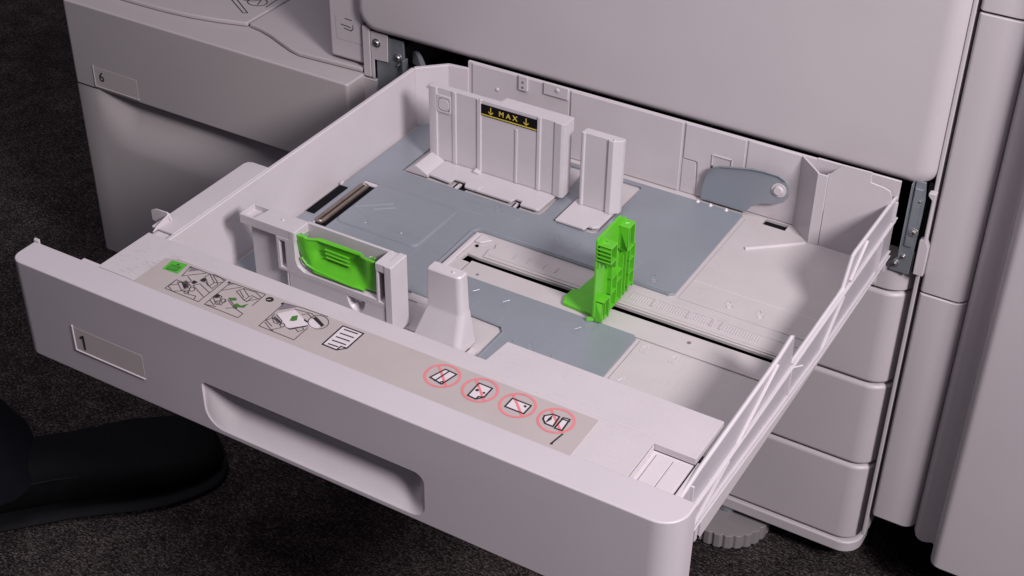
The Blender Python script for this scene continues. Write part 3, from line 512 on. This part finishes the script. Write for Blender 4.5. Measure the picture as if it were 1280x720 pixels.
for x, y, a in ((.2920,.2320,0),(.3220,.2320,0),(.3920,.2300,0),(.3110,.3420,.5),(.3330,.3400,.5),(.3700,.1900,.5),(.3900,.1850,.5),(.4130,.3300,.5),(.2400,.3560,.5),(.3540,.1850,.5),(.3560,.1650,.5)):
    size_mark(x, y, FL+.00005, 'plate', a, par=pt)
poly('black_pad', 'black', dr, [(.0938,.2600),(.1030,.2600),(.1030,.3135),(.0938,.3135)], 'z', FL, FL+.0008, bevel=.0003)
box('pad_slot_rim', 'tray', dr, .0925, .0945, .3140, .3190, -.0660, -.0630, bevel=.0004)
box('slot_liner', 'tray', dr, .1090, .1112, .2480, .3340, -.0690, -.0655, bevel=.0004)
box('slot_liner', 'tray', dr, .1112, .1245, .3290, .3338, -.0690, -.0655, bevel=.0004)
box('slot_floor', 'void', dr, .1095, .1245, .2480, .3335, -.0671, -.0669, bevel=0)
rod = [(.1150+.0028*math.cos(R(a)), y_+.0028*math.sin(R(a)), -.0642) for y_, aa in ((.3225, range(0, 181, 30)), (.2540, range(180, 361, 30))) for a in aa]
MB().tube(rod, .0021, 10, True).obj('wire_loop', 'rod', dr)
MB().cyl((.1172,.3225,-.0640),'z',.0018,.0024,12,.0008).obj('rivet','screw',dr)
# ---- bracket bent up from the plate with its rivet
br = [(.3965,-.0640),(.3965,-.0520),(.4000,-.0365),(.4060,-.0275),(.4130,-.0238),(.4434,-.0170),(.4560,-.0158),(.4700,-.0160),(.4770,-.0192),(.4812,-.0255),(.4815,-.0345),(.4765,-.0425),(.4690,-.0465),(.4560,-.0500),(.4470,-.0560),(.4425,-.0640)]
bk = poly('pivot_bracket', 'plate', dr, br, 'y', .4700, .4716, bevel=.0006)
poly('bracket_edge', 'plate', dr, [(a*1.0, b_+.0012) for a, b_ in br[2:9]] + [(a, b_) for a, b_ in reversed(br[2:9])], 'y', .4680, .4701, bevel=.0003)
mb = MB(); mb.cyl((.4715,.4700,-.0302),'y',.0072,-.0008,24).cyl((.4715,.4692,-.0302),'y',.0048,-.0022,20,.0040); mb.obj('rivet','tray',bk,.0003)
for x in (.3960,.4090,.4250):
    MB().cyl((x,.4660,FL),'z',.0022,.0020,10,.0008).obj('bend_pip','tray',dr)
# ---- walls
box('left_wall', 'tray', dr, .0862, .0905, .0868, .4500, -.0880, -.0012, bevel=.0010)
fl_ = poly('left_flange', 'deck', dr, [(.0640,.0960),(.0640,.2150),(.0655,.2195),(.0700,.2215),(.0880,.2215),(.0880,.0960)], 'z', -.0032, -.0008, bevel=.0008)
poly('left_gusset', 'tray', dr, [(.0690,.0868),(.0690,.1060),(.0900,.0990),(.0900,.0868)], 'z', -.0110, -.0040, bevel=.0004)
poly('left_fin', 'tray', dr, [(.0520,-.0060),(.0520,.0030),(.0575,.0060),(.0700,.0066),(.0740,-.0005),(.0640,-.0100)], 'y', .1095, .1108, bevel=.0003)
poly('left_fin', 'tray', dr, [(.0900,-.0020),(.1135,-.0020),(.1115,.0055),(.0950,.0010)], 'x', .0700, .0712, bevel=.0003)
poly('corner_wall', 'tray', dr, [(.0905,.4490),(.1150,.4725),(.1360,.4762),(.1360,.4800),(.1130,.4770),(.0870,.4520)], 'z', -.0880, -.0010, bevel=.0008)
bw = box('back_wall', 'tray', dr, .1350, .5000, .4778, .4810, -.0880, .0066, bevel=.0001)
poly('wall_panel', 'tray', dr, [(.1405,-.0665),(.2500,-.0665),(.2500,.0066),(.1405,.0062)], 'y', .4766, .4779, bevel=.0006)
poly('wall_panel', 'tray', dr, [(.2520,-.0665),(.3700,-.0665),(.3700,.0066),(.2520,.0062)], 'y', .4762, .4779, bevel=.0006)
poly('wall_panel', 'tray', dr, [(.3730,-.0300),(.3730,.0066),(.4330,.0066),(.4330,-.0665),(.3890,-.0665),(.3875,-.0310),(.3860,-.0300)], 'y', .4764, .4779, bevel=.0006)
poly('wall_panel', 'tray', dr, [(.3722,-.0665),(.3722,-.0312),(.3850,-.0312),(.3862,-.0330),(.3875,-.0665)], 'y', .4770, .4779, bevel=.0005)
poly('wall_panel', 'tray', dr, [(.4350,-.0665),(.4350,.0066),(.4870,.0066),(.4870,-.0665)], 'y', .4768, .4779, bevel=.0006)
sp = box('screw_pad', 'tray', dr, .1945, .2045, .4745, .4768, -.0072, .0085, bevel=.0006)
for z in (-.0035, .0020): MB().cyl((.1993,.4745,z),'y',.0013,-.0002,12).obj('screw_hole','inkgrey',sp)
box('screw_pad', 'tray', dr, .2225, .2495, .4748, .4768, -.0040, .0085, bevel=.0006)
MB().cyl((.2380,.4748,.0040),'y',.0022,-.0012,14,.0016).obj('pad_boss','tray',dr,.0002)
MB().cyl((.1696,.4766,-.0148),'y',.0022,-.0010,14,.0014).obj('pad_boss','tray',dr,.0002)
MB().box(.4020,.4218,.4755,.4765,-.0182,-.0170).box(.4208,.4220,.4755,.4765,-.0250,-.0170).box(.4016,.4026,.4755,.4765,-.0300,-.0170).obj('wall_rib','tray',dr,.0002)
MB().box(.4022,.4032,.4752,.4760,-.0310,-.0285).obj('wall_slot','void',dr)
box('back_wall_end', 'tray', dr, .5000, .5765, .4785, .4810, -.0880, .0075, bevel=.0004)
poly('corner_cheek', 'tray', dr, [(.4855,.4790),(.4862,.4768),(.5085,.4564),(.5098,.4578),(.4885,.4775),(.4880,.4790)], 'z', -.0880, .0068, bevel=.0005)
box('corner_strip', 'tray', dr, .5088, .5184, .4558, .4574, -.0880, .0064, bevel=.0005)
poly('corner_return', 'tray', dr, [(.5170,.4572),(.5184,.4572),(.5260,.4760),(.5246,.4760)], 'z', -.0300, .0075, bevel=.0004)
poly('corner_face', 'tray', dr, [(.5186,-.0880),(.5186,.0075),(.5290,.0205),(.5555,.0210),(.5560,.0112),(.5680,.0098),(.5735,.0080),(.5760,.0020),(.5760,-.0880)], 'y', .4572, .4588, bevel=.0005)
# ---- right wall with stepped top and ribs
top = [(.0226,-.0062),(.0632,-.0030),(.2035,-.0022),(.2290,.0010),(.2318,.0000),(.2345,-.0290),(.3400,-.0290),(.3500,-.0280),(.3600,-.0110),(.3640,-.0040),(.3700,-.0030),(.4690,-.0060),(.4760,-.0072),(.4800,-.0160)]
yz = top + [(.4800,-.0700),(.3000,-.0680),(.1000,-.0560),(.0300,-.0545),(.0226,-.0500)]
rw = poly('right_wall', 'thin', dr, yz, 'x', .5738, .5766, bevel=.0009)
box('right_wall_base', 'tray', dr, .5705, .5738, .0850, .4760, -.0870, -.0672, bevel=.0005)
def rib(y0, y1, z0, z1, xo, name='side_rib'): return box(name, 'ribs', rw, .5764, xo, y0, y1, z0, z1, bevel=.0006)
rib(.0300,.4800,-.0300,-.0285,.5794); rib(.0300,.4800,-.0338,-.0326,.5784)
for dz_, xo_ in ((.0048, .5788), (.0, .5794)):
    bl = [(.0260,-.0520+dz_),(.1000,-.0545+dz_),(.3000,-.0665+dz_),(.4800,-.0690+dz_)]
    poly('side_rib', 'ribs', rw, bl + [(a, b_-.0013) for a, b_ in reversed(bl)], 'x', .5764, xo_, bevel=.0006)
def brace(a, b_, x1=.5788):
    d = Vector((b_[0]-a[0], b_[1]-a[1])).normalized(); q = Vector((-d.y, d.x))*.0008
    return poly('diagonal_rib', 'ribs', rw, [(a[0]+q.x,a[1]+q.y),(a[0]-q.x,a[1]-q.y),(b_[0]-q.x,b_[1]-q.y),(b_[0]+q.x,b_[1]+q.y)], 'x', .5764, x1, bevel=.0004)
brace((.1290,-.0290),(.1980,-.0040)); brace((.0500,-.0530),(.1150,-.0345)); brace((.3070,-.0640),(.3500,-.0350)); brace((.3620,-.0270),(.3950,-.0060)); 
for y, z0, z1, xo in ((.2320,-.0600,-.0250,.5786),(.4380,-.0640,-.0300,.5800),(.4690,-.0280,-.0080,.5795),(.0480,-.0330,-.0060,.5790),(.0230,-.0500,-.0080,.5830)):
    box('web_plate', 'ribs', rw, .5764, xo, y, y+.0016, z0, z1, bevel=.0004)
box('corner_post', 'tray', dr, .5765, .5850, .0302, .0340, -.0860, -.0080, bevel=.0008)
cap = []                                         # rounded bead along the top edge of the wall
MB().tube([(.5752, a, b_-.0006) for a, b_ in top], .0017, 8).obj('wall_bead', 'ribs', rw)
MB().tube([(.5770,.2060,-.0290),(.5790,.2330,-.0300),(.5830,.2430,-.0330)], .0008, 6).obj('web_edge', 'ribs', rw)
# ---- MAX guide (rear)
def part(name, m, label=None): 
    o = bpy.data.objects.new(name, None); COL.objects.link(o); o.parent = dr; return o
gp = [(.1398,.3990),(.1415,.3985),(.1485,.3985),(.1495,.3997),(.1655,.3997),(.1662,.3988),(.1698,.3988),(.1705,.3998),(.1935,.3998),(.1940,.3984),(.1978,.3984),(.1985,.3996),(.2350,.3996),(.2585,.3996),(.2588,.3985),(.2620,.3985),(.2628,.3996),(.2765,.3996),(.2770,.3985),(.2845,.3975),(.2878,.3990),(.2878,.4075),(.2150,.4075),(.1950,.4070),(.1400,.4070)]
zb_ = -.0612
mg = poly('max_guide', 'guide', dr, gp, 'z', zb_, .0165, bevel=.0005, label='tall white rear side guide with a black MAX fill label')
poly('guide_back_box', 'guide', mg, [(.2150,.4073),(.2878,.4073),(.2878,.4165),(.2160,.4165)], 'z', .0020, .0163, bevel=.0006)
poly('guide_leg', 'guide', mg, [(.2800,.4073),(.2876,.4073),(.2876,.4130),(.2800,.4130)], 'z', -.0612, .0020, bevel=.0005)
box('guide_rib', 'guide', mg, .2352, .2378, .3986, .4000, zb_, -.0030, bevel=.0005)
MB().prism(rrect(.1495,.1645,-.0085,.0095,.001), 'y', .3984, .3998, holes=[rrect(.1507,.1633,-.0068,.0070,.003)]).obj('window_frame', 'guide', mg, .0002)
poly('round_button', 'tray', mg, rrect(.1512,.1628,-.0060,.0062,.004), 'y', .3982, .3998, bevel=.0006)
MB().cyl((.1975,.3996,.0160),'z',.0016,.0016,12,.0012).obj('guide_pip','tray',mg,.0002)
box('side_hook', 'guide', mg, .1370, .1402, .3990, .4060, .0125, .0150, bevel=.0004)
ml = box('max_label', 'black', mg, .1982, .2584, .3989, .3997, .0012, .0128, bevel=0)
FRL = lambda u, v, h: (u, .3989-h, v)
flat('yellow_line', [[(.1982,.0020),(.2584,.0020),(.2584,.0032),(.1982,.0032)]], .0002, 'yellow', mg, FRL)
for xx in (.2090, .2470):
    strokes('yellow_arrow', [[(xx,.0112),(xx,.0048)],[(xx-.0024,.0068),(xx,.0046),(xx+.0024,.0068)]], .0010, .0003, 'yellow', mg, FRL)
for ch_, xx in (('M',.2176),('A',.2256),('X',.2326)):
    text('letter', ch_, 'yellow', mg, (xx, .3986, .0056), (1,0,0), (0,0,1), .0050, .0001, bold=.00012)
bp_ = [(.1572,.3708),(.1780,.3690),(.1825,.3690),(.1825,.3765),(.1950,.3765),(.1980,.3695),(.2326,.3695),(.2488,.3695),(.2500,.3762),(.2578,.3758),(.2590,.3695),(.2760,.3695),(.2785,.3715),(.2795,.3995),(.2795,.4020),(.1572,.4020)]
gb = poly('guide_base', 'guide', mg, bp_, 'z', -.0640, -.0616, bevel=.0005)
poly('guide_chute', 'guide', mg, [(.1292,-.0655),(.1310,-.0640),(.1415,-.0560),(.1440,-.0560),(.1570,-.0625),(.1570,-.0655)], 'y', .3690, .4040, bevel=.0006)
poly('base_wedge', 'tray', mg, [(.1920,-.0617),(.1990,-.0617),(.1990,-.0600),(.1930,-.0580)], 'y', .3935, .3990, bevel=.0003)
MB().tube([(.2110,.3690,-.0614),(.2130,.3780,-.0614)], .0006, 6).obj('base_ridge','tray',mg)
box('notch_opening','void',dr,.1850,.1980,.3670,.3775,-.0672,-.0665,bevel=0)
box('notch_opening','void',dr,.2500,.2575,.3675,.3760,-.0672,-.0665,bevel=0)
MB().box(.1880,.1915,.3665,.3760,-.0668,-.0650).box(.2525,.2550,.3665,.3750,-.0668,-.0650).obj('latch_tongue','tray',dr,.0003)
# ---- small rear guide
sg = poly('rear_post_guide', 'guide', dr, [(.3045,.3990),(.3060,.3975),(.3082,.3975),(.3090,.3988),(.3328,.3988),(.3330,.3970),(.3378,.3970),(.3400,.3990),(.3450,.4030),(.3450,.4080),(.3060,.4080)], 'z', -.0615, .0150, bevel=.0006, label='plain narrow white guide post behind the green guide')
MB().cyl((.3375,.4000,.0148),'z',.0014,.0014,12,.0010).obj('guide_pip','tray',sg,.0002)
poly('guide_base', 'guide', sg, [(.2992,.3640),(.3290,.3640),(.3300,.3700),(.3350,.3700),(.3395,.3740),(.3400,.4070),(.2992,.4070)], 'z', -.0640, -.0617, bevel=.0005)
MB().box(.2972,.2990,.3700,.3800,-.0670,-.0650).obj('base_slot','void',sg)
# ---- green length guide
gg = poly('length_guide', 'green', dr, [(.2455,-.0590),(.2455,.0165),(.2470,.0185),(.2868,.0190),(.2880,.0150),(.2960,.0130),(.2965,-.0140),(.3110,-.0190),(.3130,-.0640),(.2500,-.0640)], 'x', .4000, .4020, bevel=.0004, label='bright green upright stop guide standing on the slotted rail')
poly('guide_foot', 'green', gg, [(.3675,.2548),(.3640,.2640),(.3650,.2760),(.3700,.2800),(.3700,.2860),(.3720,.3060),(.4000,.3060),(.4000,.2480),(.3950,.2530)], 'z', -.0654, -.0622, bevel=.0006)
poly('foot_hook', 'green', gg, [(.3960,.2440),(.4085,.2560),(.4040,.2500),(.4020,.2480)], 'z', -.0640, -.0600, bevel=.0)
MB().box(.4018,.4088,.2470,.2482,-.0635,-.0430).box(.4018,.4088,.2590,.2602,-.0640,-.0450).box(.4018,.4088,.2470,.2602,-.0444,-.0430).box(.4018,.4080,.2535,.2545,-.0640,-.0440).box(.4018,.4040,.2470,.2650,-.0640,-.0600).obj('corner_box','green',gg,.0003)
mb = MB()
for y in (.2665,.2765,.2865,.2925): mb.box(.4018,.4062,y,y+.0011,-.0635,-.0190 if y < .27 or y > .286 else -.0330)
for z in (-.0640,-.0480,-.0330,-.0200): mb.box(.4018,.4058,.2665,.2776,z,z+.0011)
for z in (-.0640,-.0420,-.0330): mb.box(.4018,.4056,.2776,.2876,z,z+.0011)
mb.obj('rib_grid', 'green', gg, .0002)
mb = MB()
for y in (.2990,.3085): mb.box(.4018,.4062,y,y+.0011,-.0635,-.0180)
for z in (-.0600,-.0470,-.0330,-.0190): mb.box(.4018,.4058,.2990,.3096,z,z+.0011)
mb.obj('rib_grid', 'green', gg, .0002)
MB().box(.4018,.4140,.2460,.2472,-.0030,.0128).box(.4018,.4140,.2568,.2580,-.0100,.0128).box(.4018,.4140,.2460,.2580,.0116,.0130).box(.4018,.4140,.2460,.2580,-.0030,-.0018).box(.4018,.4040,.2460,.2580,-.0100,.0120).box(.4018,.4130,.2572,.2600,-.0120,-.0104).obj('clip_box','green',gg,.0003)
for k in range(4): box('clip_ridge', 'green', gg, .4018, .4136, .2449, .2462, .0090-k*.0036, .0103-k*.0036, bevel=.0003)
MB().box(.4018,.4112,.2830,.2842,-.0120,.0112).box(.4018,.4112,.2945,.2957,-.0100,.0112).box(.4018,.4112,.2830,.2957,.0100,.0114).box(.4018,.4112,.2830,.2957,-.0120,-.0108).box(.4018,.4040,.2830,.2957,-.0120,.0110).box(.4018,.4100,.2885,.2895,-.0110,.0105).obj('latch_box','green',gg,.0003)
MB().cyl((.4020,.2790,-.0240),'x',.0034,.0006,18).obj('round_hole','void',gg)
MB().tube([(.4045,.2500,.0132),(.4080,.2525,.0132),(.4050,.2550,.0132)],.0004,5).tube([(.4050,.2880,.0116),(.4075,.2905,.0116),(.4060,.2930,.0116),(.4040,.2900,.0116)],.0004,5).obj('moulded_arrow','green',gg)
# ---- front guide with the green latch
fg = poly('front_guide', 'guide', dr, [(.1250,.1490),(.1685,.1490),(.1685,.1640),(.1250,.1640)], 'z', -.0640, -.0050, bevel=.0006, label='wide white front side guide holding a curved green latch')
# tongue with its shallow end pocket
tg = [(.1186,.1431),(.1760,.1431),(.1760,.1632),(.1188,.1632)]
poly('guide_tongue', 'guide', fg, tg, 'z', -.0050, .0040, holes=[[(.1203,.1450),(.1330,.1450),(.1360,.1612),(.1203,.1612)]], bevel=.0006)
box('tongue_pocket', 'guide', fg, .1200, .1365, .1446, .1616, -.0048, -.0010, bevel=.0004)
MB().cyl((.1560,.1540,.0038),'z',.0014,.0012,12,.0010).obj('guide_pip','tray',fg,.0002)
# frame around the latch window (x-z outline with the window cut out)
of = [(.1665,-.0400),(.2700,-.0400),(.2700,.0038),(.1720,.0038),(.1680,-.0005)]
win = [(.1745,-.0230),(.1760,-.0280),(.1820,-.0325),(.2560,-.0325),(.2560,.0010),(.1750,.0010)]
win = [(.1752,-.0225),(.1768,-.0285),(.1830,-.0325),(.2562,-.0325),(.2562,.0030),(.1752,.0030)]
sl1 = [(.1590,-.0345),(.1648,-.0345),(.1648,-.0080),(.1590,-.0060)]
of = [(.1560,-.0380),(.2715,-.0380),(.2715,.0040),(.2570,.0040),(.2565,-.0010),(.2562,-.0325),(.1830,-.0325),(.1768,-.0285),(.1752,-.0225),(.1750,.0041),(.1700,.0041),(.1700,-.0045),(.1560,-.0050)]
poly('latch_frame', 'guide', fg, of, 'y', .1428, .1495, holes=[[(.1592,-.0348),(.1650,-.0348),(.1650,-.0080),(.1592,-.0080)],[(.2585,-.0340),(.2645,-.0340),(.2645,-.0045),(.2585,-.0040)]], bevel=.0005)
box('window_back', 'guide', fg, .1745, .2600, .1615, .1640, -.0640, .0040, bevel=.0005)
box('window_floor', 'guide', fg, .1745, .2080, .1490, .1602, -.0380, -.0330, bevel=.0004)
box('window_floor', 'guide', fg, .2200, .2600, .1490, .1602, -.0380, -.0330, bevel=.0004)
box('slot_back', 'inkgrey', fg, .1588, .1655, .1496, .1500, -.0350, -.0070, bevel=0)
box('slot_back', 'inkgrey', fg, .2580, .2650, .1496, .1502, -.0350, -.0030, bevel=0)
box('end_block', 'guide', fg, .2652, .2722, .1418, .1650, -.0640, .0042, bevel=.0008)
box('end_block_inner', 'guide', fg, .2563, .2656, .1503, .1640, -.0640, .0036, bevel=.0003)
box('end_block_top', 'guide', fg, .2565, .2656, .1424, .1506, -.0035, .0041, bevel=.0005)
lp = MB().prism([(.1645,-.0640),(.2648,-.0640),(.2648,-.0395),(.1645,-.0395)], 'y', .1436, .1500, holes=[[(.2250+.0088*math.cos(R(a)), -.0397+.0135*math.sin(R(a))-.0002) for a in range(180, 361, 15)]])
lp = MB().prism([(.1665,-.0640),(.2640,-.0640),(.2640,-.0384)] + [(.2350+.0090*math.cos(R(a)), -.0384-.0146*math.sin(R(a))) for a in range(0, 181, 15)] + [(.1665,-.0384)], 'y', .1432, .1500)
lpo = lp.obj('lower_panel', 'guide', fg, .0005)
MB().box(.1645,.1658,.1430,.1460,-.0640,-.0385).box(.1645,.2660,.1430,.1460,-.0396,-.0384).box(.2646,.2658,.1430,.1460,-.0640,-.0390).obj('panel_rim','tray',fg,.0003)
mb = MB(); rr_ = []
for k, (s_, y_) in enumerate(((1,.1440),(.92,.1465),(.7,.1490),(.35,.1503))):
    rr_.append([(.2350+.0090*s_*math.cos(R(a)), y_, -.0384-.0146*s_*math.sin(R(a))) for a in range(0,181,15)])
mb.rings(rr_, cap=False, closed=False).obj('finger_scoop','tray',fg, smooth=60)
MB().cyl((.2390,.1440,-.0410),'z',.0018,.0012,10).cyl((.2350,.1440,-.0410),'z',.0014,.0012,10).obj('scoop_pips','steel',fg)
# the latch: bowed pull with a dished middle
U_, V_ = 44, 14; rings_ = []
def latch_bot(t): return -.0135 - .0150*min(1, t/.22)**.6 - .0010*t if t < .90 else -.0293
def ly(t, s):
    e_ = min(t, 1-t)
    ends = 1 - min(1, max(0, (e_-.10)/.16)); ends = ends*ends*(3-2*ends)
    mid = 1-ends
    return .1528 - .0075*ends*(1-.3*s) - mid*(.0008 + .0092*max(0, (s-.42)/.58)**1.1) + mid*.0012*math.sin(s*math.pi)
grid = []
for i in range(U_+1):
    t = i/U_; x = .1745+.0790*t; zt_ = -.0012 + .0022*(1 if (t < .13 or t > .86) else 0); zb2 = latch_bot(t)
    grid.append([(x, ly(t, j/V_), zt_+(zb2-zt_)*j/V_) for j in range(V_+1)])
mb = MB(); mb.rings(grid, cap=False, closed=False)
top_ = [[(x, y, z), (x, y+.0028, z)] for (x, y, z) in [c[0] for c in grid]]
mb.rings(top_, cap=False, closed=False)
bot_ = [[(x, y, z), (x, y+.004, z-.001)] for (x, y, z) in [c[-1] for c in grid]]
mb.rings(bot_, cap=False, closed=False)
for c in (grid[0], grid[-1]): mb.add([q for q in c] + [(q[0], q[1]+.0030, q[2]) for q in reversed(c)], [tuple(range(2*len(c)))])
lt = mb.obj('green_latch', 'green', fg, 0, smooth=45)
for k in range(3): MB().tube([(.2015+.0008*k, .1496-.0004*k, -.0068-k*.0034), (.2255+.0008*k, .1496-.0004*k, -.0073-k*.0034)], .0009, 8).obj('grip_ridge', 'green', fg)
MB().tube([(.1790,.1462,-.0205),(.1850,.1450,-.0252),(.1950,.1442,-.0272),(.2140,.1436,-.0282),(.2330,.1440,-.0290),(.2430,.1450,-.0296)], .0010, 8).obj('latch_lip', 'green', fg)
MB().tube([(.1770,.1462,.0002),(.1870,.1470,-.0004),(.1935,.1512,-.0012),(.2350,.1514,-.0012),(.2410,.1474,.0002),(.2520,.1462,.0006)], .0011, 8).obj('latch_top_edge', 'green', fg)
box('latch_tab', 'green', fg, .2085, .2165, .1490, .1560, -.0400, -.0285, bevel=.0005)
for xx in (.1790, .2460):
    MB().tube([(xx,.1495,.0013),(xx+.0018,.1520,.0013),(xx+.0036,.1495,.0013)],.0004,5).tube([(xx+.0048,.1520,.0013),(xx+.0048,.1492,.0013)],.0004,5).obj('moulded_arrow','green',fg)
# ---- small front guide: column flaring to the floor
def fs_ring(z, x0, x1, y0, y1, r): return [(a, b_, z) for a, b_ in rrect(x0, x1, y0, y1, 0, 6, (r, .001, .001, .0015))]
mb = MB(); mb.rings([fs_ring(-.0655,.2860,.3310,.1470,.1740,.005), fs_ring(-.0580,.2870,.3300,.1490,.1740,.006), fs_ring(-.0350,.2935,.3275,.1590,.1720,.006), fs_ring(-.0320,.2940,.3265,.1597,.1720,.005), fs_ring(.0015,.2940,.3252,.1600,.1715,.005), fs_ring(.0028,.2950,.3242,.1610,.1710,.004)])
sf = mb.obj('front_post_guide', 'guide', dr, 0, smooth=19, label='short glossy white guide post flaring at its foot beside the front guide')
MB().cyl((.3160,.1650,.0026),'z',.0015,.0014,12,.0010).obj('guide_pip','tray',sf,.0002)
poly('foot_tab', 'guide', sf, [(.3330,.1545),(.3410,.1560),(.3395,.1620),(.3340,.1640)], 'z', -.0655, -.0635, bevel=.0004)
box('slide_track', 'floorp', dr, .2480, .2790, .1950, .2050, -.0672, -.0655, bevel=.0005)
box('slide_track', 'floorp', dr, .2600, .2800, .1600, .1960, -.0672, -.0660, bevel=.0005)
# =================================================================== PERSON (one shoe and trouser leg beside the drawer)
pe = thing('person', (-.24, .12, -.48), 'lower leg of a person in black trousers and black shoe standing left of the drawer', 'person')
d = Vector((.65,.76,0)).normalized(); s_ = Vector((d.y,-d.x,0)); toe = Vector((-.080,.292,-.48)); Ls = .31
def sec(t, z, f=1.0, rise=0.0):
    """half outline of the sole at fraction t from the toe"""
    return None
def ring(t, w_, h, z0, squash=1.0, n_=20):
    c = toe - d*(Ls*t) + s_*(.006*math.sin(t*3))
    out_ = []
    for i in range(n_):
        a = 2*math.pi*i/n_; x_ = math.cos(a); y_ = math.sin(a)
        xx = math.copysign(abs(x_)**.75, x_)*w_; yy = (math.copysign(abs(y_)**.8, y_)*.5+.5)*h
        p_ = c + s_*xx; out_.append((p_.x, p_.y, -.48+z0+yy))
    return out_
up = [ring(t, w_, h, .012) for t, w_, h in ((.012,.012,.018),(.03,.030,.030),(.07,.040,.038),(.13,.047,.044),(.22,.051,.048),(.32,.050,.056),(.42,.046,.058),(.52,.041,.063),(.62,.038,.067),(.74,.037,.070),(.86,.037,.070),(.94,.034,.064),(.985,.024,.050))]
sh = MB().rings(up).obj('shoe', 'shoe', pe, 0, smooth=80)
so = [ring(t, w_, .013, .0005) for t, w_ in ((.0,.016),(.012,.028),(.035,.040),(.08,.048),(.15,.054),(.24,.057),(.34,.055),(.46,.048),(.58,.043),(.72,.042),(.86,.042),(.95,.038),(.995,.026))]
MB().rings(so).obj('shoe_sole', 'sole', sh, 0, smooth=50)
MB().tube([toe - d*(Ls*.40) + s_*k + Vector((0,0,.069-abs(k)*.35)) for k in (-.030,-.015,0,.015,.030)], .0012, 6).obj('shoe_seam','sole',sh)
MB().tube([toe - d*(Ls*(.40+.5*q)) + s_*.043 + Vector((0,0,.052+.010*math.sin(q*3))) for q in (0,.2,.4,.6,.8,1)], .0012, 6).obj('shoe_seam','sole',sh)
ank = toe - d*(Ls*.84); rs = []
for k, (z, r1, ox) in enumerate(((.062,.066,0),(.085,.070,.0),(.11,.067,.002),(.16,.070,0),(.22,.074,-.004),(.30,.080,-.008),(.38,.086,-.012),(.46,.084,-.016),(.54,.080,-.02))):
    r_ = []
    for i in range(28):
        a = 2*math.pi*i/28; q = r1*(1+.05*math.sin(3*a+z*30)+.03*math.sin(5*a-z*50))
        r_.append((ank.x-max(0,z-.07)*.75+q*math.cos(a), ank.y-max(0,z-.07)*.30+q*math.sin(a), -.48+z))
    rs.append(r_)
MB().rings(rs).obj('trouser_leg', 'cloth', pe, 0, smooth=70)
# drop bevel modifiers' cost: nothing further
